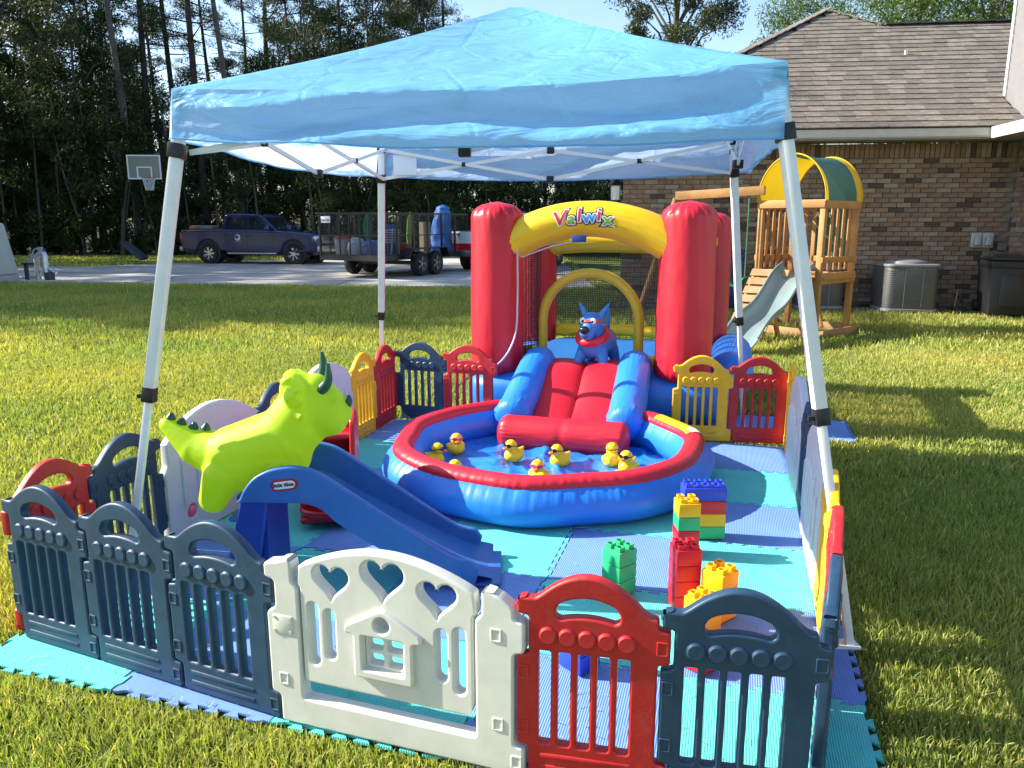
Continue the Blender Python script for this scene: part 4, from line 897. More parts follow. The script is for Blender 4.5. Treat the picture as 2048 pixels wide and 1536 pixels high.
# ================================================================== toddler slide
YN, YF = 3.13, 3.50
sl_t = thing('toddler_slide', 'small blue toddler slide with an oval logo badge', 'slide', (-.75, 3.32, .021)); SO = Vector((-.75, 3.32, .021))
def pz(x, y, Y): p_ = at(x, y, Y)-SO; return (p_.x, p_.z)
top = [(478, 1003), (489, 978), (508, 955), (535, 940), (565, 933), (592, 932), (622, 938), (650, 951), (700, 983), (760, 1022), (830, 1068), (890, 1106), (920, 1118), (944, 1124), (958, 1140)]
bot = [(950, 1172), (900, 1168), (860, 1152), (800, 1118), (720, 1073), (672, 1042), (650, 1022), (628, 1010), (600, 1005)]
T2 = [tuple(v) for v in spline2([pz(x, y, YN) for x, y in top], 4)]; B2 = [tuple(v) for v in spline2([pz(x, y, YN) for x, y in bot], 3)]
rail = T2+B2; rail_me = plate_mesh('side_rail', [rail], .034, .009, 2, 40)
for Y in (YN, YF): inst('side_rail', rail_me, bluep, sl_t, (0, Y-SO.y, 0))
bed = spline2([(-.40, .415), (-.22, .42), (-.11, .40), (.03, .315), (.25, .195), (.45, .09), (.56, .045), (.66, .02)], 5); b = MB(); V = []; F = []; n = len(bed); nu = 14
for i, p_ in enumerate(bed):
    for k in range(nu+1):
        f = k/nu*2-1; V.append((p_.x, f*(YF-YN)/2, max(.004, p_.y+.035*abs(f)**4-.005)))
for i in range(n-1):
    for k in range(nu): F.append((i*(nu+1)+k, i*(nu+1)+k+1, (i+1)*(nu+1)+k+1, (i+1)*(nu+1)+k))
b.add(V, F); b.build('chute', bluep, sl_t, 60)
b = MB(); b.box((.62, 0, .012), (.16, YF-YN-.02, .016), bev=.006); b.build('chute_lip', bluep, sl_t, 40)
for s in (-1, 1):
    y = s*(YF-YN)/2*.96; pl = [(-.415, .415), (-.30, .415), (-.37, .0), (-.52, .0)]
    inst('ladder_side', plate_mesh('ladder_side', [rounded(pl, .015)], .030, .007, 2, 40), dblue, sl_t, (0, y, 0))
for x, z in ((-.47, .09), (-.44, .20), (-.41, .31)):
    b = MB(); b.box((x, 0, z), (.15, YF-YN-.05, .022), bev=.007); b.build('step', bluep, sl_t, 40)
b = MB(); b.box((-.425, .05, .375), (.11, YF-YN-.14, .024), bev=.008); b.build('step', bluep, sl_t, 40)
b = MB(); b.box((-.33, 0, .21), (.02, YF-YN-.06, .40)); b.build('ladder_back', dblue, sl_t)
# badge
bc = at(568, 970, YN-.02)-SO; y0 = YN-.019-SO.y; tilt = R(-7)
def badge(w_, h_, th_, m, dy): inst('badge', plate_mesh('badge', [rrect(-w_, -h_, w_, h_, h_*.98, 8)], th_, .001, 1, 40), m, sl_t, (bc.x, y0-dy, bc.z), (0, tilt, 0))
badge(.058, .0245, .004, MT('badge red', (.45, .012, .02), rough=.35), 0); badge(.048, .0165, .004, MT('badge white', (.78, .78, .76), rough=.35), .002)
inst('badge_text', text_mesh('badge_text', 'little tikes.', .0225, .001, .0006), MT('badge ink', (.01, .01, .03), rough=.5), sl_t, (bc.x, y0-.0052, bc.z+.001), (0, tilt, 0))

# ================================================================== inflatable dinosaur
lime = MT('lime vinyl', (.50, .68, .010), rough=.55, var=.05, vscale=5, bump=.10, bscale=22, trans=.30, tcol=(.75, .95, .02)); dkgreen = MT('dark green vinyl', (.006, .075, .035), rough=.35)
DY = 3.32; PXM = .00224
din = thing('toy_dinosaur', 'lime green inflatable horned dinosaur standing on the blue slide', 'toy dinosaur', (-1.0, DY, .4)); DO = Vector((-1.0, DY, .4))
def dp(x, y, dy=0): p_ = at(x, y, DY)-DO; p_.y += dy; return p_
def dr_(r_): return r_*PXM
b = MB()
b.capsule(dp(468, 912), dp(565, 880), dr_(62), dr_(66), 24); b.capsule(dp(478, 905), dp(560, 872), dr_(58), dr_(56), 24)
b.capsule(dp(334, 850), dp(395, 895), dr_(16), dr_(37), 20); b.capsule(dp(395, 895), dp(475, 918), dr_(37), dr_(60), 20); b.capsule(dp(492, 918), dp(560, 905), dr_(66), dr_(64), 20)
b.capsule(dp(572, 868), dp(606, 822), dr_(58), dr_(56), 24); b.capsule(dp(610, 815, -.0), dp(655, 825), dr_(54), dr_(44), 24); b.capsule(dp(648, 824), dp(674, 824), dr_(40), dr_(30), 20); b.capsule(dp(612, 838), dp(660, 836), dr_(48), dr_(36), 20); b.capsule(dp(560, 880), dp(600, 850), dr_(66), dr_(54), 24)
b.capsule(dp(630, 780), dp(665, 800), dr_(34), dr_(24), 16); b.capsule(dp(598, 780), dp(640, 788), dr_(38), dr_(32), 18)
for a in range(-3, 4):                                 # neck frill
    th_ = a*.42; c = dp(588+abs(a)*4, 795-0*a); c += Vector((0, math.sin(th_)*.105, math.cos(th_)*.085)); b.sphere(c, dr_(20), 12, 8)
for i, (x, y) in enumerate(((588, 752), (604, 776), (612, 798), (615, 822))): b.capsule(dp(x-6, y+4, -.09), dp(x+4, y-4, -.135+.03*(i == 0)), dr_(11), dr_(5), 10)
for x, y, dy, x2, y2 in ((440, 950, -.085, 442, 984), (425, 940, .085, 415, 968)): b.capsule(dp(x+18, y-10, dy*.9), dp(x2, y2, dy), dr_(40), dr_(29 if dy < 0 else 22), 16)
for dy in (-.085, .085): b.capsule(dp(572, 915, dy), dp(587, 928, dy*1.1), dr_(30), dr_(20), 16)
inst('body', blob_mesh('body', b, .0085, 5), lime, din)
def horn(a, c, e, r0):
    P = spline2([a, c, e], 6); MB().tube(P, [r0*1.25*(1-.72*(i/(len(P)-1))**1.8) for i in range(len(P))], 12).build('horn', dkgreen, din, 60)
horn(dp(632, 768, .055), dp(640, 742, .06), dp(637, 708, .06), dr_(9)); horn(dp(646, 778, -.045), dp(661, 757, -.05), dp(661, 722, -.05), dr_(9)); horn(dp(692, 812), dp(698, 802), dp(697, 790), dr_(7))
for x, y in ((341, 832), (363, 842), (387, 851), (411, 853)): horn(dp(x, y+5), dp(x+1, y), dp(x+2, y-7), dr_(8))
for s in (-1, 1):
    e = dp(669, 800, s*.052); MB().sphere(e, .013, sc=(.7, .6, 1)).build('eye', MT('eye black', (.01, .01, .01), rough=.15) if 'eye black' not in MATS else MATS['eye black'], din, 60)

# ================================================================== red climbing toy behind the slide
rt_p = ground(655, 1050); rt = thing('red_toy_stand', 'red plastic toy shelf stand behind the blue slide', 'toy shelf', (rt_p.x, rt_p.y+.08, .021), R(8)); glr = MT('glossy red plastic', (.50, .010, .022), rough=.22, var=.05)
sp_ = rounded([(-.20, 0), (.20, 0), (.215, .10), (.19, .40), (.12, .56), (.02, .60), (-.08, .54), (-.17, .30), (-.21, .10)], .04)
for s in (1,): inst('side_panel', plate_mesh('side_panel', [sp_], .03, .008, 2, 40), glr, rt, (.14, .02, 0), (0, 0, R(90)))
inst('side_panel', plate_mesh('side_panel', [sp_], .03, .008, 2, 40), glr, rt, (-.13, .10, 0), (0, 0, R(90)))
for z, y, d in ((.045, -.03, .30), (.33, .02, .24), (.46, .05, .20)):
    b = MB(); b.box((0, y, z), (.26, d, .016), bev=.005); sh = b.build('shelf', glr, rt, 40)
    MB().capsule((-.12, y-d/2, z+.004), (.12, y-d/2, z+.004), .018, .018, 12).build('rolled_edge', glr, sh, 60)
b = MB(); b.lathe([(.001, .06), (.10, .07), (.13, .10), (.135, .13), (.12, .135), (.09, .10), (.001, .085)], 24, Matrix.Translation((0, -.12, -.03)) @ Matrix.Diagonal((1.1, .8, 1, 1))); b.build('tray', glr, rt, 60)
b = MB(); b.box((0, .16, .28), (.25, .014, .50), bev=.004); b.build('back_panel', glr, rt, 40)

# ================================================================== stacking blocks
BW, BHH = .108, .068
BC = {'red': MT('block red', (.62, .012, .03), rough=.4, var=.04), 'yellow': MT('block yellow', (.90, .46, .006), rough=.4, var=.04), 'green': MT('block green', (.03, .42, .17), rough=.4, var=.04), 'blue': MT('block blue', (.02, .06, .55), rough=.4, var=.04)}
blk2 = MB().box((0, 0, BHH/2), (BW-.002, BW-.002, BHH-.0015), bev=.0035).mesh('block_body', 40); blk4 = MB().box((0, 0, BHH/2), (2*BW-.002, BW-.002, BHH-.0015), bev=.0035).mesh('block_body', 40)
def star(r1, r2, n=8): return [(r_*math.cos(2*math.pi*k/(2*n)), r_*math.sin(2*math.pi*k/(2*n))) for k in range(2*n) for r_ in ((r1 if k % 2 else r2),)]
stud_me = plate_mesh('stud', [star(.0225, .0175, 4), circ(0, 0, .0125, 12)], .020, .0015, 1, 30, upright=False)
def block(x, y, layer, c, rz, label, long=False, studs=True, group=None):
    t = thing('toy_block', label, 'toy block', (x, y, .0215+layer*BHH), rz, group or 'large plastic stacking blocks')
    inst('block_body', blk4 if long else blk2, BC[c], t)
    if studs:
        for i in range(4 if long else 2):
            for j in range(2): inst('stud', stud_me, BC[c], t, ((i-(1.5 if long else .5))*BW/2, (j-.5)*BW/2, BHH+.009))
for k, c in enumerate(('green', 'yellow', 'red', 'blue')): block(.975, 3.725, k, c, R(-1), '%s long block, %s of the tower beside the pool' % (c, ('bottom', 'second from bottom', 'third from bottom', 'top')[k]), True, k == 3)
for k, c in enumerate(('red', 'red', 'green', 'yellow')): block(.843, 3.505, k, c, R(2), '%s square block, %s of the tower in front of the long blue block' % (c, ('bottom', 'second from bottom', 'third from bottom', 'top')[k]), False, k == 3)
for k in range(4): block(.718, 2.975, k, 'red', R(5), 'red block, %s of the all red tower' % ('bottom', 'second from bottom', 'third from bottom', 'top')[k], False, k == 3)
for k in range(3): block(.466, 3.115, k, 'green', R(38), 'green block, %s of the lone green tower' % ('bottom', 'middle', 'top')[k], False, k == 2)
for k in range(3): block(.845, 2.90, k, 'yellow', R(38), 'yellow block, %s of the tallest yellow stack' % ('bottom', 'middle', 'top')[k], False, k == 2)
for k in range(2): block(.755, 2.80, k, 'yellow', R(38), 'yellow block, %s of the lower yellow stack behind the navy panel' % ('bottom', 'top')[k], False, k == 1)
for k in range(2): block(.245, 2.535, k, 'blue', R(42), 'blue block, %s of the stack behind the red front panel' % ('bottom', 'top')[k], False, k == 1)
block(.685, 2.535, 0, 'red', R(42), 'single red block on the mat behind the navy front panel')

# ================================================================== rubber ducks
duck_y = MT('duck yellow', (.95, .60, .006), rough=.32, var=.03, trans=.1); beak_m = MT('duck beak', (.75, .16, .01), rough=.35)
b = MB(); b.sphere((0, 0, .030), .05, 24, 14, sc=(1.18, 1.0, .78)); b.capsule((-.035, 0, .04), (-.066, 0, .062), .026, .008, 14); b.capsule((.012, 0, .045), (.02, 0, .07), .034, .026, 16); b.sphere((.022, 0, .086), .0345, 20, 14)
for s in (-1, 1): b.sphere((-.012, s*.043, .038), .022, 12, 8, sc=(1.3, .5, .8))
duck_me = blob_mesh('body', b, .0045, 4)
beak_me = MB().sphere((.060, 0, .078), .013, 12, 8, sc=(1.2, 1.3, .55)).mesh('beak', 60)
gl_b = MB()
for s in (-1, 1):
    T = Matrix.Translation((.051, s*.0155, .092)) @ Matrix.Rotation(s*R(22), 4, 'Z'); gl_b.lathe([(.001, -.002), (.0125, -.002), (.0135, 0), (.0125, .002), (.001, .002)], 14, T @ Matrix.Rotation(math.pi/2, 4, 'Y') @ Matrix.Diagonal((.8, 1.15, 1, 1)))
    gl_b.tube([(.049, s*.027, .093), (.03, s*.037, .092), (.005, s*.036, .088), (-.008, s*.02, .087)], .0022, 6)
gl_b.bar((.056, -.006, .094), (.056, .006, .094), .003, .004); gl_b.tube([(-.008, -.02, .087), (-.0135, 0, .087), (-.008, .02, .087)], .0022, 6)
glass_me = gl_b.mesh('sunglasses', 50)
gk, gp_, gt_ = MT('black sunglasses', (.012, .012, .013), rough=.15), MT('pink sunglasses', (.75, .05, .22), rough=.2), MT('turquoise sunglasses', (.08, .50, .60), rough=.2)
for px, py, an, gm, lb in ((868, 928, -10, gk, 'rubber duck turned sideways at the left wall of the pool'), (912, 905, -75, gp_, 'rubber duck with pink sunglasses nearest the left back wall'), (912, 962, -95, gt_, 'rubber duck with turquoise sunglasses half behind the front rim'),
                       (1028, 920, -140, gk, 'black sunglassed rubber duck left of centre in the pool'), (1077, 962, -105, gp_, 'rubber duck with pink sunglasses near the middle front'), (1120, 930, -145, gk, 'black sunglassed rubber duck at the centre of the pool'),
                       (1223, 930, 80, gk, 'rubber duck with its back turned by the slide end'), (1256, 943, -130, gk, 'black sunglassed rubber duck on the right by the turned one'), (1230, 985, -60, gk, 'rubber duck with only its head top over the right front rim'), (1077, 996, 60, gk, 'rubber duck almost hidden behind the middle of the front rim')):
    p_ = ground(px, py, PC.z+WZ-.012); t = thing('rubber_duck', lb, 'rubber duck', p_, R(an), 'ducks floating in the pool'); t.scale = (1.2,)*3
    inst('body', duck_me, duck_y, t); inst('beak', beak_me, beak_m, t); inst('sunglasses', glass_me, gm, t)

# ================================================================== blue toy dog on the bounce house
dg_p = Vector((.70, 6.24, .452)); dog = thing('toy_dog', 'blue inflatable toy dog with red bandana at the top of the slide', 'toy dog', dg_p, R(-118)); dog.scale = (1.08,)*3
dogb = MT('blue dog vinyl', (.035, .20, .58), rough=.38, var=.06, vscale=5)
b = MB(); b.capsule((.07, 0, .175), (-.09, 0, .17), .118, .115, 24); b.capsule((.09, 0, .22), (.115, 0, .30), .09, .085, 20); b.sphere((.125, 0, .325), .092, 22, 14, sc=(1, .95, 1)); b.capsule((.13, 0, .30), (.205, 0, .272), .075, .058, 20)
for s in (-1, 1):
    b.capsule((.10, s*.07, .12), (.13, s*.105, .03), .052, .034, 14); b.sphere((.150, s*.108, .026), .034, 12, 8, sc=(1.25, 1, .8))
    b.capsule((-.11, s*.07, .12), (-.13, s*.10, .03), .055, .036, 14); b.sphere((-.118, s*.10, .026), .034, 12, 8, sc=(1.25, 1, .8))
    b.capsule((.10, s*.055, .38), (.085, s*.115, .475), .030, .010, 12)
b.capsule((-.19, 0, .22), (-.215, 0, .40), .026, .016, 12)
inst('body', blob_mesh('body', b, .0075, 4), dogb, dog)
MB().sphere((.262, 0, .298), .034, 16, 10, sc=(.85, 1.1, .9)).build('nose', MATS['eye black'], dog, 60)
ew = MT('eye white', (.85, .85, .85), rough=.25)
for s in (-1, 1):
    e = MB(); e.sphere((.197, s*.040, .358), .024, 14, 10, sc=(.7, 1, 1)); ey = e.build('eye', ew, dog, 60); MB().sphere((.211, s*.036, .357), .012, 12, 8, sc=(.6, 1, 1)).build('pupil', MATS['eye black'], ey, 60)
MB().sphere((.140, 0, .354), .0865, 20, 14, sc=(.92, .96, .30)).build('mask', MT('dog mask red', (.55, .05, .05), rough=.4), dog, 60)
b = MB(); b.tube([(.105+.105*math.cos(a), .108*math.sin(a), .243-.045*math.cos(a)) for a in [2*math.pi*k/28 for k in range(28)]], .020, 10, closed=True, ell=1.5); b.build('bandana', vred, dog, 60)
inst('cape', plate_mesh('cape', [rounded([(-.08, 0), (.08, 0), (.06, -.10), (-.06, -.10)], .02)], .012, .004, 1, 40), vred, dog, (.0, 0, .305), (R(-38), 0, R(90)))
inst('badge', plate_mesh('badge', [rounded([(-.036, .02), (-.02, .032), (.02, .032), (.036, .02), (0, -.028)], .004)], .010, .002, 1, 40), MT('badge gold', (.75, .32, .01), rough=.4), dog, (.186, 0, .196), (R(0), R(12), R(90)))
MB().tube(spline2([(.262, -.028, .256), (.266, 0, .246), (.258, .030, .250)], 6), .003, 6).build('mouth', MATS['eye black'], dog, 60)
# ================================================================== wooden playset
wood = MT('cedar wood', (.42, .20, .062), rough=.6, var=.22, vscale=4, bump=.3, bscale=30); wood2 = MT('weathered ramp boards', (.36, .21, .10), rough=.7, var=.25, vscale=5)
PA = R(-50); ps = thing('wooden_playset', 'cedar playset tower with yellow and green canopy, slide and swing beam', 'playset', (4.38, 11.65, 0), PA); ps.scale = (.92, .92, .93)
# local: x right, y back; tower footprint 1.1 x .75
W2, D2 = .53, .50; post = {}
def W(name, a, c, w_, h_, m=wood, parent=ps, up=(0, 0, 1), bev=.006): b = MB(); b.bar(a, c, w_, h_, up, bev=bev); return b.build(name, m, parent, 40)
for sx in (-1, 1):
    for sy in (-1, 1): W('post', (sx*W2, sy*D2, 0), (sx*W2, sy*D2, 2.06), .085, .085, up=(0, 1, 0))
DZ = .88
for k in range(9): W('deck_board', (-W2+.06+k*.13, -D2, DZ), (-W2+.06+k*.13, D2, DZ), .12, .025)
for y in (-D2-.05, D2+.05): W('rail', (-W2-.04, y, DZ-.02), (W2+.04, y, DZ-.02), .03, .14) if y > 0 else None; W('rail', (-W2-.045, y, 2.0), (W2+.045, y, 2.0), .03, .12)
for x in (-W2-.05, W2+.05): W('rail', (x, -D2-.04, DZ+.0), (x, D2+.04, DZ+.0), .03, .17); W('rail', (x, -D2-.04, 1.985), (x, D2+.04, 1.985), .03, .12); W('rail', (x, -D2-.04, 1.16), (x, D2+.04, 1.16), .03, .09)
for x in (-W2-.02, W2+.02):
    for k in range(4): W('slat', (x, -.27+k*.18, 1.0), (x, -.27+k*.18, 1.96), .075, .02, up=(1, 0, 0))
for k in range(4): W('slat', (-W2+.2+k*.16, D2+.02, .95), (-W2+.2+k*.16, D2+.02, 1.95), .02, .07, up=(1, 0, 0)) if k < 1 else None
for k in range(3): W('slat', (-W2+.36+k*.15, D2+.02, .95), (-W2+.36+k*.15, D2+.02, 1.95), .02, .07, up=(1, 0, 0)) if k < 1 else None
# chalkboard
cb = MB(); cb.box((.20, D2-.02, 1.55), (.62, .02, .75)); cbo = cb.build('chalkboard', MT('chalkboard green', (.008, .07, .045), rough=.5, var=.2), ps)
inst('chalk_letters', text_mesh('chalk_letters', 'A B C', .13, .002, .003), MT('chalk', (.7, .72, .7), rough=.9), cbo, (.02, D2-.033, 1.84))
W('rail', (-.14, D2-.04, 1.14), (W2, D2-.04, 1.14), .04, .09)
# cloth roof: two arches with stretched cloth, green centre strip and yellow edges
cy = MT('yellow canvas', (.72, .46, .012), rough=.6, var=.08, trans=.25, tcol=(.8, .55, .02)); cg = MT('green canvas', (.02, .13, .10), rough=.55, var=.12, trans=.12)
def cloth(name, y0, y1, m, dz=0, f0=0, f1=1):
    b = MB(); V = []; F = []; n, k = 30, 10
    for i in range(n+1):
        a = math.pi*(f0+(f1-f0)*i/n)
        for j in range(k+1):
            t = j/k; y = y0+(y1-y0)*t; sag = .03*math.sin(math.pi*(y+D2)/(2*D2))*(1+.5*math.sin(a*5+t*2)); rr_ = W2+.05+dz-sag
            V.append((-rr_*math.cos(a), y, 2.04+(.70+dz-sag)*math.sin(a)))
    for i in range(n):
        for j in range(k): F.append((i*(k+1)+j, i*(k+1)+j+1, (i+1)*(k+1)+j+1, (i+1)*(k+1)+j))
    return b.add(V, F).build(name, m, ps, 60)
cloth('canopy_edge', -D2-.07, -D2+.02, cy); cloth('canopy_edge', D2-.10, D2+.07, cy); cloth('canopy_middle', -D2+.015, D2-.095, cg, -.002, .46, 1); cloth('canopy_middle', -D2+.015, D2-.095, cy, -.002, 0, .46)
for y in (-D2-.06, D2+.06): MB().tube([(-(W2+.055)*math.cos(math.pi*i/24), y, 2.04+.705*math.sin(math.pi*i/24)) for i in range(25)], .013, 8).build('canopy_hoop', MATS['yellow canvas'], ps, 60)
# wave slide, runs from the tower front towards the lower left
sg = MT('grey green slide plastic', (.20, .27, .27), rough=.3, var=.08, vscale=4)
bpy.context.view_layer.update(); inv = ps.matrix_world.inverted()
A0 = inv @ Vector((4.12, 11.22, DZ+.02)); E0 = inv @ ground(1478, 700, .08)
def slide_path(f):
    p_ = A0.lerp(E0, f); z = DZ+.06-(DZ-.04)*(f-.06*math.sin(2*math.pi*f*1.5)) if f < 1 else .08
    return Vector((p_.x, p_.y, max(.10, z)))
b = MB(); V = []; F = []; n, k = 40, 14; dirv = (E0-A0); dirv.z = 0; dirv.normalize(); sd = Vector((dirv.y, -dirv.x, 0))
for i in range(n+1):
    f = i/n; c = slide_path(f)
    for j in range(k+1):
        t = j/k*2-1; V.append(c+sd*(.235*t)+Vector((0, 0, .16*abs(t)**3.2)))
for i in range(n):
    for j in range(k): F.append((i*(k+1)+j, i*(k+1)+j+1, (i+1)*(k+1)+j+1, (i+1)*(k+1)+j))
so = b.add(V, F).build('slide', sg, ps, 60); sm_ = so.modifiers.new('s', 'SOLIDIFY'); sm_.thickness = .025; sm_.offset = -1
for s in (-1, 1): MB().tube([slide_path(i/30)+sd*(.24*s)+Vector((0, 0, .165)) for i in range(31)], .014, 8).build('slide_rim', sg, so, 60)
W('slide_prop', slide_path(.45)+Vector((0, 0, -.04)), Vector((*(A0.lerp(E0, .30)).xy, 0.02)), .07, .05, up=(1, 0, 0))
# climbing ramp on the left
B0 = inv @ Vector((3.75, 11.25, DZ)); B1 = inv @ Vector((3.18, 10.45, .05)); rd = (B1-B0); rs_ = Vector((rd.y, -rd.x, 0)).normalized()
for s in (-1, 1): W('ramp_stringer', B0+rs_*.24*s, B1+rs_*.24*s, .04, .09)
for i in range(7):
    c = B0.lerp(B1, (i+.4)/7.2)+Vector((0, 0, .055)); b = MB(); b.bar(c-rs_*.29, c+rs_*.29, .15, .025, up=(-rd.cross(rs_)).normalized()); rbd = b.build('ramp_board', wood2, ps)
    if i == 3: MB().sphere(c+rs_*-.15+Vector((-.02, -.03, .06)), .055, 10, 8, sc=(1, 1.2, .7)).build('climbing_hold', MT('hold grey blue', (.08, .12, .16), rough=.5), rbd, 60)
# sandbox frame
for a, c in (((-.75, -.62, .05), (.75, -.62, .05)), ((.72, -.62, .05), (.72, .5, .05)), ((-.72, -.62, .05), (-.72, .5, .05)), ((-.75, .5, .05), (.75, .5, .05))): W('sandbox_board', a, c, .03, .12, wood2)
W('brace', (.12, D2, .02), (-.12, D2, .80), .06, .05)
# swing beam and A frame
S0 = inv @ Vector((3.70, 11.6, 2.06)); S1 = inv @ at(1352, 392, 12.4); W('swing_beam', S0, S1, .07, .14)
mid = S1
for gx, gy in ((1272, 640), (1335, 612)):
    g_ = inv @ ground(gx, gy); W('swing_leg', S1+Vector((0, 0, -.04)), g_, .09, .06, wood2, up=(1, 0, 0))
gm = MT('green chain', (.02, .16, .10), rough=.5); c0 = S0.lerp(S1, .16); c1 = S0.lerp(S1, .34)
cg_ = MT('teal swing plastic', (.005, .15, .11), rough=.4)
for c in (c0, c1): MB().cyl(c, c+Vector((0, 0, -1.35)), .012, seg=6).build('swing_chain', gm, ps)
b = MB(); V = []; F = []
for i in range(13):
    t = i/12; p_ = c0.lerp(c1, -.12+1.24*t)
    for s in (-1, 1): V.append((p_.x, p_.y+s*.09, p_.z-1.35-.14*math.sin(math.pi*t)))
for i in range(12): F.append((2*i, 2*i+1, 2*i+3, 2*i+2))
so = b.add(V, F).build('swing_seat', cg_, ps, 60); sm_ = so.modifiers.new('s', 'SOLIDIFY'); sm_.thickness = .02

# ================================================================== things along the house wall
acm = MT('grey condenser', (.12, .125, .125), rough=.55, var=.1, metal=.3); acl = MT('condenser top', (.22, .225, .24), rough=.5)
def condenser(px, Y, s, label):
    g_ = Vector(((px-1024)/FPX*Y*.995, Y, .045)); t = thing('air_conditioner', label, 'air conditioner', g_, HA); w_ = .88*s; h = .76*s
    me = plate_mesh('cabinet', [rrect(-w_/2, -w_/2, w_/2, w_/2, .12)], h, .01, 1, 40, upright=False); inst('cabinet', me, acm, t, (0, 0, h/2+.04))
    fin = plate_mesh('louver', [rrect(-w_/2-.008, -w_/2-.008, w_/2+.008, w_/2+.008, .125), rrect(-w_/2+.01, -w_/2+.01, w_/2-.01, w_/2-.01, .11)], .007, .001, 1, 40, upright=False)
    for k in range(17): inst('louver', fin, acm, t, (0, 0, .10+k*(h-.12)/16.5))
    for x in (-w_*.17, w_*.17): MB().box((x, -w_/2-.012, h/2+.04), (.012, .01, h-.08)).build('seam', acl, t)
    inst('top_rim', plate_mesh('top_rim', [rrect(-w_/2-.02, -w_/2-.02, w_/2+.02, w_/2+.02, .13)], .05, .015, 2, 40, upright=False), acl, t, (0, 0, h+.05))
    b = MB(); b.lathe([(w_*.40, .0), (w_*.38, .05), (w_*.2, .085), (.001, .09)], 28); b.build('fan_grille', acl, t, 40, loc=(0, 0, h+.07)); inst('base_pad', plate_mesh('base_pad', [rrect(-w_/2-.03, -w_/2-.03, w_/2+.03, w_/2+.03, .13)], .05, .008, 1, 40, upright=False), acl, t, (0, 0, .025))
condenser(1808, 14.1, 1.0, 'grey air conditioner condenser against the brick wall'); condenser(1632, 14.55, .9, 'grey air conditioner behind the playset legs')
MB_ = MB(); MB_.tube(spline2([(7.03, 14.75, .75), (6.9, 14.5, .35), (6.75, 14.45, .12), (6.55, 14.5, .10)], 6), .035, 8)
tagit(MB_.build('refrigerant_line', blackp, None, 60), 'black insulated hose curling to the right air conditioner', 'hose')
MB_ = MB(); MB_.tube(spline2([(6.6, 14.9, .9), (6.42, 14.7, .5), (6.30, 14.6, .15)], 6), .035, 8); tagit(MB_.build('refrigerant_line', blackp, None, 60), 'black hose dropping down the wall behind the playset post', 'hose')
binm = MT('black bin plastic', (.012, .013, .017), rough=.5, var=.15, vscale=4); binb = MT('blue bin plastic', (.010, .045, .17), rough=.45)
def bin_(x, y, rz, m, label, w_=.62, d=.74, h=1.02):
    t = thing('wheelie_bin', label, 'bin', (x, y, .05), rz); b = MB(); b.box((0, 0, h*.44), (w_*.86, d*.84, h*.86), bev=.03, taper=(1.13, 1.13)); b.build('body', m, t, 40)
    b = MB(); b.box((0, 0, h*.82), (w_*1.0, d*1.0, .12), bev=.02); b.build('collar', m, t, 40); b = MB(); b.box((0, -.02, h*.91), (w_*1.02, d*1.04, .05), bev=.02); b.add([(-.3*w_, -d*.4, h*.935), (.3*w_, -d*.4, h*.935), (.3*w_, d*.4, h*.99), (-.3*w_, d*.4, h*.99), (-.3*w_, d*.4, h*.93), (.3*w_, d*.4, h*.93)], [(0, 1, 2, 3), (3, 2, 5, 4), (0, 3, 4), (1, 5, 2)]); b.build('lid', m, t, 40)
    for s in (-1, 1): b = MB(); b.cyl((s*w_*.42, d*.38, .10), (s*w_*.52, d*.38, .10), .10); b.build('wheel', rubber, t, 40)
    b = MB(); b.box((0, -d*.46, h*.40), (w_*.5, .02, h*.5), bev=.008); b.build('front_panel', m, t, 40); return t
bin_(8.52, 13.35, R(-18), binm, 'black lidded trash cart by the right end of the brick wall', .74, .95, 1.05); bin_(3.95, 14.5, HA, binb, 'blue recycling cart behind the playset', .64, .72, 1.15)
t = thing('utility_cart', 'dark equipment partly cut off behind the black trash cart', 'equipment', (9.25, 13.4, .05), R(-10)); b = MB(); b.box((0, 0, .30), (.55, .6, .42), bev=.03); b.build('housing', MT('grey housing', (.10, .10, .10), rough=.5), t, 40); b = MB(); b.tube([(-.2, -.32, .5), (-.25, -.36, .9), (.2, -.36, .9)], .02, 8); b.build('handle', blackp, t, 60)
b = MB(); b.box((8.95, 12.62, .14), (.30, .2, .24), bev=.01); tagit(b.build('concrete_block', MT('cinder block', (.36, .35, .33), rough=.95, var=.2), None, 40), 'pale cinder block in front of the trash cart at the right edge', 'block')
b = MB(); b.cyl((7.98, 13.9, 0), (8.02, 13.9, .42), .018); b.cyl((8.02, 13.9, .41), (8.35, 14.25, .12), .02); tagit(b.build('drain_pipe', MT('rusty pipe', (.30, .22, .15), rough=.8, var=.3), None, 40), 'thin upright pipe with elbow beside the air conditioner', 'pipe')
wd = leaf_cloud([(0, 0, .08), (.2, .05, .07), (-.15, .1, .06), (.35, .12, .05)], [.12, .1, .1, .08], 260, .035, .7, 77); wo = inst('weed', wd, leaf_lite, None, (8.1, 13.75, 0)); tagit(wo, 'low leafy weeds around the pipe by the wall', 'weeds')

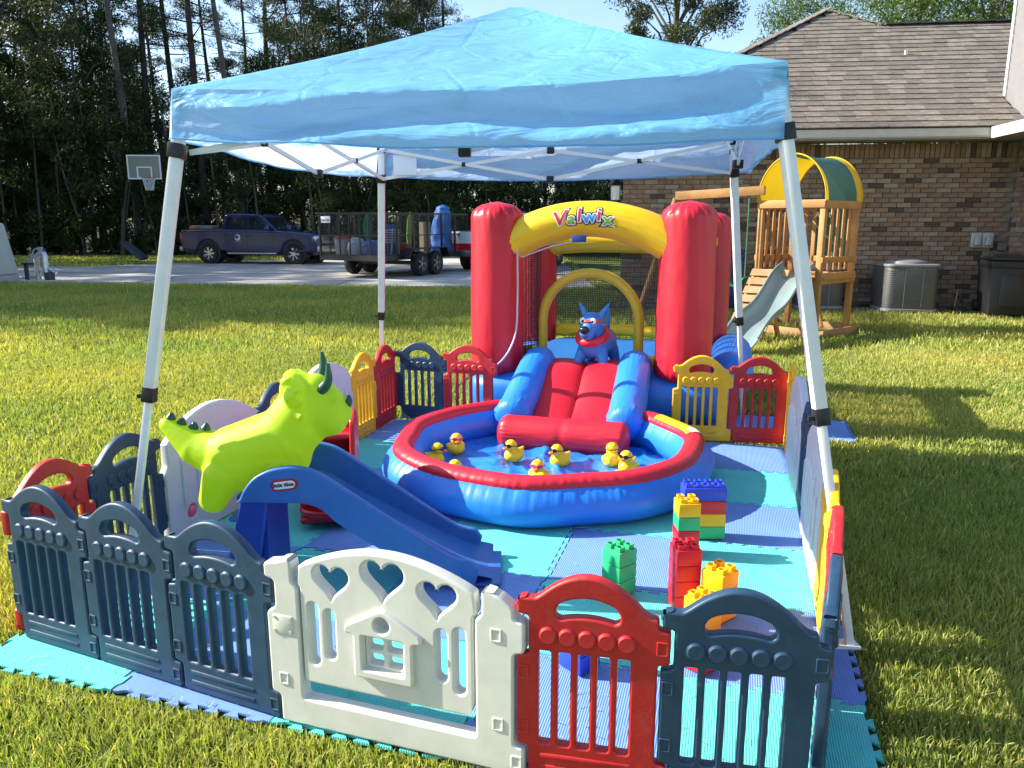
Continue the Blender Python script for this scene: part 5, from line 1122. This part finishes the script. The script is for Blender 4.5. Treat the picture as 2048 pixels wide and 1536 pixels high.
# ================================================================== vehicles
def wheel(parent, x, y, r_, w_, rimm, side, spokes=7, name='wheel'):
    t = MB(); M_ = Matrix.Translation((x, y, r_)) @ Matrix.Rotation(math.pi/2, 4, 'X'); h = w_/2
    t.lathe([(r_*.62, -h), (r_*.92, -h), (r_, -h*.7), (r_, h*.7), (r_*.92, h), (r_*.62, h)], 30, M_); o = t.build(name, rubber, parent, 40)
    b = MB(); b.lathe([(r_*.63, -h*.95), (r_*.60, -h*.5), (r_*.60, h*.5), (r_*.63, h*.95)], 30, M_)
    zf = -side*h*.72*-1
    for k in range(spokes):
        a = 2*math.pi*k/spokes
        for da in (-.12, .12):
            p0 = Vector((x+math.cos(a)*r_*.10, y+side*h*.7, r_+math.sin(a)*r_*.10)); p1_ = Vector((x+math.cos(a+da)*r_*.61, y+side*h*.62, r_+math.sin(a+da)*r_*.61)); b.bar(p0, p1_, .03*r_/.4, .022, up=(0, 1, 0))
    b.cyl((x, y+side*h*.5, r_), (x, y+side*h*.8, r_), r_*.16, seg=14); b.build('rim', rimm, o, 40)
    b = MB(); b.lathe([(.001, 0), (r_*.6, 0)], 24, Matrix.Translation((x, y+side*h*.2, r_)) @ Matrix.Rotation(math.pi/2, 4, 'X')); b.build('brake_disc', black, o)
    return o
glassm = MT('dark car glass', (.012, .015, .018), rough=.04, spec=.7)
def pickup(name, label, x, y, rz, paint, rimm, group, white=False):
    """full-size crew cab pickup; local x forward, length 5.9, near side is -y"""
    t = thing(name, label, 'pickup truck', (x, y, .005), rz); Wd = 1.98; h = Wd/2
    low = [(-2.95, .62), (-2.95, 1.22), (-2.90, 1.30), (-1.15, 1.32), (-1.12, 1.30), (1.22, 1.28), (1.45, 1.26), (2.60, 1.20), (2.82, 1.12), (2.93, .95), (2.95, .58), (2.80, .46)]
    def arch(cx): return [(cx+.50*math.cos(a), .42+.50*math.sin(a)) for a in [math.pi*k/12 for k in range(13)]]
    bt = [(2.45+.0, .46)]+arch(1.92)+[(-1.2, .46)]+arch(-1.75)+[(-2.30, .48), (-2.8, .50)]
    me = plate_mesh('body', [low+bt], Wd, .07, 3, 35); inst('body', me, paint, t)
    # cab: tapered greenhouse
    cab = [(-1.15, 1.27), (1.30, 1.26), (.62, 1.80), (.42, 1.90), (-.80, 1.93), (-1.02, 1.88)]
    b = MB(); n = len(cab); V = [(px_, -h+.06+(pz_-1.27)*.26, pz_) for px_, pz_ in cab]+[(px_, h-.06-(pz_-1.27)*.26, pz_) for px_, pz_ in cab]
    F = [tuple(range(n)), tuple(reversed(range(n, 2*n)))]+[(i, i+n, (i+1) % n+n, (i+1) % n) for i in range(n)]
    b.add(V, F); co = b.build('cab', paint, t); bv = co.modifiers.new('b', 'BEVEL'); bv.width = .05; bv.segments = 3
    for s in (-1, 1):
        def gy(z_, s=s): return s*(h-.06-(z_-1.27)*.26+.006)
        for wn in ([(-.98, 1.36), (-.06, 1.35), (-.06, 1.79), (-.78, 1.80), (-.90, 1.74)], [(.02, 1.35), (1.02, 1.34), (.52, 1.76), (.40, 1.79), (.02, 1.80)]):
            b = MB(); b.add([(a_, gy(c_), c_) for a_, c_ in wn], [tuple(range(len(wn)))]); b.build('side_window', glassm, t)
        b = MB(); b.box((.2, s*(h+.03), .42), (2.1, .14, .06), bev=.02); b.build('running_board', MT('running board %d%s' % (s, name), (.45, .45, .46), rough=.35, metal=.6), t, 40)
        b = MB(); b.box((.95, s*(h+.10), 1.38), (.14, .2, .20), bev=.03); b.build('mirror', paint, t, 40)
        for xx in (-.95, -.02): b = MB(); b.box((xx+.06, s*(h+.005), 1.12), (.2, .03, .045), bev=.01); b.build('door_handle', paint, t, 40)
        for xx in (-1.10, -.02, 1.10): b = MB(); b.box((xx, s*(h-.002), .92), (.012, .006, .78)); b.build('door_gap', black, t)
        b = MB(); b.box((-2.93, s*(h-.09), 1.02), (.10, .17, .40), bev=.02); b.build('tail_light', MT('tail light %d%s' % (s, name), (.45, .02, .02), rough=.15), t, 40)
        b = MB(); b.box((2.80, s*(h-.17), .96), (.22, .34, .24), bev=.04); b.build('headlight', MT('headlight %d%s' % (s, name), (.6, .62, .65), rough=.1), t, 40)
        for cx in (1.92, -1.75):
            wheel(t, cx, s*(h-.14), .40, .27, rimm, s)
            MB().lathe([(.30, -.2), (.49, -.2), (.49, .2), (.30, .2)], 24, Matrix.Translation((cx, s*(h-.26), .44)) @ Matrix.Rotation(math.pi/2, 4, 'X')).build('wheel_well', black, t)
    b = MB(); ws = [(1.22, 1.33), (.66, 1.78)]; b.add([(ws[0][0]+.03, -h+.16, ws[0][1]), (ws[0][0]+.03, h-.16, ws[0][1]), (ws[1][0]+.03, h-.28, ws[1][1]), (ws[1][0]+.03, -h+.28, ws[1][1])], [(0, 1, 2, 3)]); b.build('windscreen', glassm, t)
    b = MB(); b.add([(-1.165, -h+.22, 1.38), (-1.165, h-.22, 1.38), (-1.07, h-.28, 1.80), (-1.07, -h+.28, 1.80)], [(3, 2, 1, 0)]); b.build('rear_window', glassm, t)
    b = MB(); b.box((-2.05, 0, 1.318), (1.66, Wd-.22, .02)); b.build('bed_opening', black, t)
    b = MB(); b.box((-2.99, 0, .58), (.16, Wd-.06, .20), bev=.04); b.build('rear_bumper', steel, t, 40); b = MB(); b.box((2.95, 0, .60), (.16, Wd-.06, .26), bev=.05); b.build('front_bumper', steel, t, 40)
    b = MB(); b.box((2.93, 0, .95), (.06, 1.2, .30), bev=.03); b.build('grille', MT('grille '+name, (.2, .2, .2), rough=.3, metal=1), t, 40)
    b = MB(); b.box((0, 0, .45), (5.2, 1.3, .2)); b.build('chassis', black, t); return t
bluepaint = MT('dark blue car paint', (.004, .012, .070), rough=.2, coat=.6, spec=.5); whitepaint = MT('silver white car paint', (.62, .63, .65), rough=.25, coat=.8)
rimsil = MT('silver alloy', (.55, .55, .56), rough=.3, metal=.9)
rw, fw = Vector((-11.95, 31.0, 0)), Vector((-8.42, 30.2, 0)); dv = (fw-rw).normalized(); trz = math.atan2(dv.y, dv.x); ctr = (rw+fw)/2-dv*.085
# wheels on the near side sit at local y = -(h-.14)
off = Vector((-dv.y, dv.x, 0))*.85
tk = pickup('pickup_truck', 'dark blue crew cab pickup truck parked on the driveway', ctr.x+off.x, ctr.y+off.y, trz, bluepaint, rimsil, None)
b = MB(); b.cyl((-.42, -.993, 1.02), (-.42, -.999, 1.02), .12, seg=20); em = b.build('door_emblem', MT('emblem white', (.6, .62, .7), rough=.4), tk); b = MB(); b.cyl((-.45, -.998, 1.04), (-.45, -1.003, 1.04), .075, seg=18); b.build('emblem_disc', bluepaint, em)
b = MB(); b.box((-.40, -.998, .86), (.30, .006, .06)); b.build('emblem_lettering', MT('emblem lettering', (.10, .13, .10), rough=.5), em)
b = MB(); b.box((-2.3, -.3, 1.40), (1.0, .5, .16), bev=.05); b.build('bed_tools', MT('grey tool case', (.16, .17, .17), rough=.5), tk, 40); b = MB(); b.box((-2.6, -.6, 1.38), (.3, .2, .12), bev=.04); b.build('orange_tool', MT('orange tool', (.6, .12, .02), rough=.5), tk, 40)
t2a = R(62); wt = pickup('white_pickup_truck', 'silver white pickup with red stripe hitched to the trailer', .05, 28.6, t2a, whitepaint, rimsil, None, True)
for s in (-1, 1): b = MB(); b.box((-1.9, s*.9935, .80), (1.9, .012, .22)); b.build('red_stripe', MT('red vehicle stripe %d' % s, (.45, .012, .02), rough=.35), wt)
b = MB(); b.box((-2.957, 0, .80), (.012, 1.7, .22)); b.build('red_stripe', MATS['red vehicle stripe 1'], wt)

# trailer
TA = R(64); tr_t = thing('utility_trailer', 'black mesh sided utility trailer with tandem wheels', 'trailer', (-3.72, 22.15, .005), TA); tl_len, tw_ = 5.0, 2.15   # local x forward, origin rear right corner; +y is left
FZ = .58; TH = 1.86
def TB(name, a, c, w_=.05, h_=.05, m=black, parent=tr_t): b = MB(); b.bar(a, c, w_, h_); return b.build(name, m, parent)
for y in (0, tw_): TB('frame_rail', (0, y, FZ), (tl_len, y, FZ), .08, .14); TB('top_rail', (0, y, TH), (tl_len, y, TH)); TB('mid_rail', (0, y, 1.22), (tl_len, y, 1.22), .03, .03)
for x in (0, tl_len): TB('frame_rail', (x, 0, FZ), (x, tw_, FZ), .08, .14); TB('top_rail', (x, 0, TH), (x, tw_, TH)); TB('mid_rail', (x, 0, 1.22), (x, tw_, 1.22), .03, .03)
b = MB(); b.box((tl_len/2, tw_/2, FZ+.075), (tl_len-.06, tw_-.06, .03)); b.build('deck', MT('deck boards', (.06, .05, .04), rough=.9, var=.3), tr_t)
for k in range(7):
    for y in (0, tw_): TB('stake', (k*tl_len/6, y, FZ), (k*tl_len/6, y, TH), .06, .05)
for k in range(1, 6): TB('stake', (0, k*tw_/6, FZ), (0, k*tw_/6, TH), .03, .03)
mesh_m = bpy.data.materials.new('expanded metal mesh'); mesh_m.use_nodes = True; N = mesh_m.node_tree.nodes; L = mesh_m.node_tree.links; N['Principled BSDF'].inputs['Base Color'].default_value = (.012, .012, .012, 1)
tr = N.new('ShaderNodeBsdfTransparent'); mx = N.new('ShaderNodeMixShader'); mx.inputs[0].default_value = .26; L.new(tr.outputs[0], mx.inputs[1]); L.new(N['Principled BSDF'].outputs[0], mx.inputs[2]); L.new(mx.outputs[0], N['Material Output'].inputs[0])
for pts in ([(0, .03, FZ+.1), (0, tw_-.03, FZ+.1), (0, tw_-.03, TH-.03), (0, .03, TH-.03)], [(.03, 0, FZ+.1), (tl_len-.03, 0, FZ+.1), (tl_len-.03, 0, TH-.03), (.03, 0, TH-.03)], [(.03, tw_, FZ+.1), (tl_len-.03, tw_, FZ+.1), (tl_len-.03, tw_, TH-.03), (.03, tw_, TH-.03)]): quad('mesh_side', pts, mesh_m, tr_t)
for y, s in ((-.16, -1), (tw_+.16, 1)):
    for x in (1.75, 2.6): wheel(tr_t, x, y, .37, .24, MATS['silver alloy'] if s > 0 else MT('dull wheel', (.22, .22, .22), rough=.5) if 'dull wheel' not in MATS else MATS['dull wheel'], s, 5)
    b = MB(); b.box((2.17, y, .83), (2.0, .28, .04), bev=.015); b.bar((1.17, y, .82), (1.0, y, .55), .28, .03); b.bar((3.17, y, .82), (3.34, y, .55), .28, .03); b.build('fender', black, tr_t, 40)
for x in (1.75, 2.6): TB('axle', (x, 0, .37), (x, tw_, .37), .07, .07)
TB('tongue', (tl_len, .4, FZ), (tl_len+1.1, tw_/2, FZ-.05), .08, .1); TB('tongue', (tl_len, tw_-.4, FZ), (tl_len+1.1, tw_/2, FZ-.05), .08, .1)
b = MB(); b.box((-.035, tw_-.26, 1.68), (.012, .34, .19), bev=.004); pl_ = b.build('plate', MT('plate white', (.7, .71, .72), rough=.5), tr_t, 40)
inst('plate_text', text_mesh('plate_text', '028-478A', .075, .001, .001), MT('plate ink', (.03, .03, .05), rough=.6), pl_, (-.045, tw_-.26, 1.66), (0, 0, R(-90)))
bpy.context.view_layer.update()
def cargo(name, label, cat, m, x, y, parts, z=FZ+.092, rz=0):
    w_ = tr_t.matrix_world @ Vector((x, y, z)); b = MB(); parts(b); o = b.build(name, m, None, 40, loc=w_, rot=(0, 0, TA+rz)); tagit(o, label, cat); return o
def sack(b, r_=.3, h=.4, sx=1.2):
    b.lathe([(.001, 0), (r_*.9, .0), (r_, h*.3), (r_*.92, h*.65), (r_*.55, h*.92), (.001, h)], 14, Matrix.Diagonal((sx, 1, 1, 1)))
def tarp(b):
    n, k = 26, 30
    V = []; F = []
    for i in range(n+1):
        f = i/n; z = 1.50*f; r0 = .36-.14*f if f < .86 else .235*math.sqrt(max(.002, 1-((f-.90)/.10)**2)) if f > .90 else .21
        for j in range(k):
            a = 6.2832*j/k; rr_ = r0*(1+.30*MN.noise(Vector((math.cos(a)*1.7, math.sin(a)*1.7, z*2.4)))+.12*MN.noise(Vector((math.cos(a)*5, math.sin(a)*5, z*4)))); V.append((rr_*math.cos(a)+.16*f, rr_*math.sin(a), z))
    for i in range(n):
        for j in range(k): q_ = (j+1) % k; F.append((i*k+j, i*k+q_, (i+1)*k+q_, (i+1)*k+j))
    b.add(V, F)
cargo('blue_tarp_bundle', 'tall blue tarp bundle standing in the trailer', 'tarp', MT('blue tarp', (.03, .16, .50), rough=.5, var=.2, bump=.6, bscale=8), 4.0, .45, tarp)
cargo('cooler_box', 'white and orange lidded bucket at the trailer tailgate', 'bucket', MT('dull white tub', (.45, .42, .45), rough=.5), .45, tw_-.45, lambda b: (b.lathe([(.2, 0), (.24, .42), (.25, .44), (.001, .45)], 16),))
cargo('orange_lid', 'orange lid on the bucket behind the tailgate', 'lid', MT('orange lid', (.5, .12, .04), rough=.5), .45, tw_-.45, lambda b: (b.lathe([(.255, 0), (.26, .04), (.001, .05)], 16),), FZ+.55)
cargo('plastic_sack', 'pale translucent sack lying by the tailgate', 'sack', MT('pale sack', (.35, .40, .42), rough=.5, bump=.5, bscale=10), .5, tw_-.95, lambda b: sack(b, .28, .5))
cargo('blue_sack', 'blue and yellow sack on the trailer floor', 'sack', MT('blue sack', (.05, .09, .28), rough=.5, bump=.5, bscale=10), .5, tw_-1.5, lambda b: sack(b, .32, .42, 1.3))
cargo('resin_chair', 'grey slatted resin chair inside the trailer', 'chair', MT('grey resin', (.28, .29, .30), rough=.5), 1.0, .4, lambda b: [b.box((.02*k, 0, .35+.07*k), (.42, .42, .025), bev=.01) for k in range(6)]+[b.bar((.2, s, 0), (.18, s, .7), .03, .03) for s in (-.2, .2)]+[b.bar((-.2, s, 0), (-.1, s, .75), .03, .03) for s in (-.2, .2)])
cargo('garden_hose', 'green hose coil hanging in the trailer', 'hose', MT('green hose', (.03, .22, .12), rough=.5), .9, 1.1, lambda b: [b.tube([(0, .12*math.cos(a)*(1-.1*k), .75+.42*math.sin(a)) for a in [6.28*i/20 for i in range(20)]], .014, 5, closed=True) for k in range(4)]+[b.bar((0, 0, 0), (0, 0, 1.15), .04, .04)])
cargo('blue_barrel', 'small blue tub inside the trailer', 'tub', MT('blue tub', (.02, .07, .30), rough=.5), 1.5, .75, lambda b: (b.lathe([(.2, 0), (.22, .85), (.001, .86)], 14),))
cargo('green_kayak', 'lime green board leaning in the trailer', 'board', MT('green board', (.18, .30, .03), rough=.5), 2.1, .35, lambda b: (b.tube([(0, 0, 0), (0, .02, .5), (.02, .03, 1.0), (.05, .05, 1.25)], [.16, .2, .14, .03], 10, ell=.4),))
cargo('cardboard_box', 'tan cardboard sheet leaning in the trailer', 'box', MT('cardboard', (.36, .27, .19), rough=.9), 2.9, .35, lambda b: (b.box((0, 0, .47), (.42, .16, .94)),))
cargo('red_bucket', 'red and yellow crate behind the trailer side', 'crate', MT('red crate', (.4, .05, .03), rough=.5), 1.75, .35, lambda b: (b.box((0, 0, .15), (.35, .35, .3), bev=.02),))
# ================================================================== basketball hoop
hb = at(240, 500, 30.0); hp = thing('basketball_hoop', 'portable basketball hoop with clear backboard at the driveway edge', 'basketball hoop', (-14.7, 30.4, 0), R(4))
def rel(x, y, Y): return at(x, y, Y)-Vector((-14.7, 30.4, 0))
pole_m = MT('black pole', (.012, .012, .014), rough=.4)
b = MB(); b.bar((-.55, .25, .35), (-.35, .3, 2.1), .13, .13, up=(0, 1, 0)); b.build('pole', pole_m, hp); b = MB(); b.bar((-.35, .3, 2.0), (-.05, .15, 3.15), .09, .09, up=(0, 1, 0)); b.bar((-.30, .3, 1.7), (.1, .1, 3.3), .05, .05, up=(0, 1, 0)); b.build('lift_arm', pole_m, hp)
b = MB(); b.box((-.38, .1, .36), (.95, .7, .16), M=Matrix.Rotation(R(42), 4, 'Y'), bev=.05); b.build('base_tank', MT('base tank', (.03, .035, .05), rough=.6), hp, 40)
bbm = MT('acrylic backboard', (.22, .24, .23), rough=.15, alpha=.75)
tl2, br2 = rel(252, 310, 30.2), rel(321, 358, 30.2); cx_, cz_ = (tl2.x+br2.x)/2, (tl2.z+br2.z)/2; w_, h_ = br2.x-tl2.x, tl2.z-br2.z
bbd = MB().box((cx_, -.2, cz_), (w_, .03, h_)).build('backboard', bbm, hp); wl = MT('white line', (.75, .76, .76), rough=.4)
def frame(name, x0, x1, z0, z1, t_, m, y): b = MB(); b.box(((x0+x1)/2, y, z0+t_/2), (x1-x0, .02, t_)); b.box(((x0+x1)/2, y, z1-t_/2), (x1-x0, .02, t_)); b.box((x0+t_/2, y, (z0+z1)/2), (t_, .02, z1-z0-2*t_)); b.box((x1-t_/2, y, (z0+z1)/2), (t_, .02, z1-z0-2*t_)); b.build(name, m, bbd)
frame('backboard_frame', cx_-w_/2-.01, cx_+w_/2+.01, cz_-h_/2-.01, cz_+h_/2+.01, .05, wl, -.225); frame('target_square', cx_-.28, cx_+.28, cz_-.42, cz_+.02, .05, wl, -.223)
for x in (-.17, .17): b = MB(); b.box((cx_+x, -.17, cz_), (.04, .03, h_)); b.build('rear_strut', pole_m, hp)
rz_ = cz_-h_/2+.03; b = MB(); rc = Vector((cx_+.28, -.62, rz_)); b.tube([rc+Vector((.23*math.cos(a), .23*math.sin(a), 0)) for a in [6.283*k/28 for k in range(28)]], .014, 8, closed=True); b.bar(rc+Vector((-.1, .22, 0)), Vector((cx_+.1, -.2, rz_)), .12, .03); b.build('rim', MT('faded red rim', (.35, .12, .12), rough=.5), hp, 60)
b = MB(); nn = 12
for k in range(nn):
    for sgn in (1, -1):
        P = []
        for i in range(7):
            f = i/6; a = 6.283*(k+sgn*f*1.6)/nn; r_ = .23*(1-.42*f**.8); P.append(rc+Vector((r_*math.cos(a), r_*math.sin(a), -.46*f)))
        b.tube(P, .009, 4)
b.build('net', MT('white net', (.65, .66, .66), rough=.8), hp)
g_ = ground(215, 515)
for k, (dx, dz, lb) in enumerate(((0, 0, 'left bottom cinder block beside the basketball hoop base'), (.42, 0, 'right bottom cinder block beside the basketball hoop base'), (.2, .202, 'cinder block on top of two others by the basketball hoop'))):
    b = MB(); b.box((g_.x+dx*.95, 30.6, .10+dz), (.39, .2, .2), bev=.01); tagit(b.build('cinder_block', MATS['cinder block'], None, 40), lb, 'block')
# ================================================================== utility cabinet and insulated pipes at the left edge
cabm = MT('beige fibreglass', (.50, .50, .45), rough=.55, var=.06); g_ = ground(2, 568); t = thing('utility_enclosure', 'beige fibreglass enclosure cut off at the left edge', 'enclosure', (g_.x-.72, g_.y+.4, 0), 0)
prof = [(.50, 0), (.52, .02), (.56, .22)]
def slab(name, z0, z1, w0, w1, m, bev=.05): b = MB(); b.box((0, 0, (z0+z1)/2), (w0*2, w0*2, z1-z0), bev=bev, taper=(w1/w0, w1/w0)); return b.build(name, m, t, 40)
slab('plinth', 0, .20, .60, .60, MT('plinth concrete', (.40, .39, .37), rough=.9), .01); slab('cabinet', .201, 1.60, .62, .47, cabm, .08); slab('cap', 1.55, 1.82, .44, .28, cabm, .09)
for z, w_ in ((.62, .587), (1.30, .510)): b = MB(); b.box((0, 0, z), (w_*2, w_*2, .02), bev=.009); b.build('seam_band', cabm, t, 40)
foil = MT('foil insulation', (.55, .56, .58), rough=.28, metal=.7, bump=.8, bscale=25, var=.3); g_ = ground(85, 560); t = thing('insulated_pipes', 'foil wrapped water pipes standing by the driveway', 'pipes', (g_.x, g_.y, 0))
def tb(name, P, r_, m=foil): MB().tube(P, r_, 10).build(name, m, t, 60)
tb('riser', [(-.10, 0, 0), (-.10, 0, .62), (-.02, 0, .72), (.10, 0, .74)], .075); tb('riser', [(.14, 0, .05), (.14, 0, .70), (.10, 0, .76)], .085); tb('top_cap', [(.04, 0, .74), (.05, 0, .92)], .07, MT('pipe cap', (.30, .31, .36), rough=.5)); tb('hose', spline2([(.02, -.03, .90), (-.14, -.03, .82), (-.2, -.03, .6)], 5), .02, MATS['pipe cap'])
tb('elbow', [(.14, 0, .35), (.30, 0, .28), (.42, 0, .20)], .06); tb('valve_box', [(.22, 0, 0), (.22, 0, .22)], .13, MT('dark valve', (.04, .045, .06), rough=.6)); tb('ground_pipe', [(-.10, 0, .06), (-.5, .05, .07), (-.95, .1, .06)], .05); b = MB(); b.box((-.42, 0, .24), (.10, .06, .46)); b.box((-.36, 0, .46), (.34, .06, .05)); b.build('bracket', MATS['dark valve'], t)
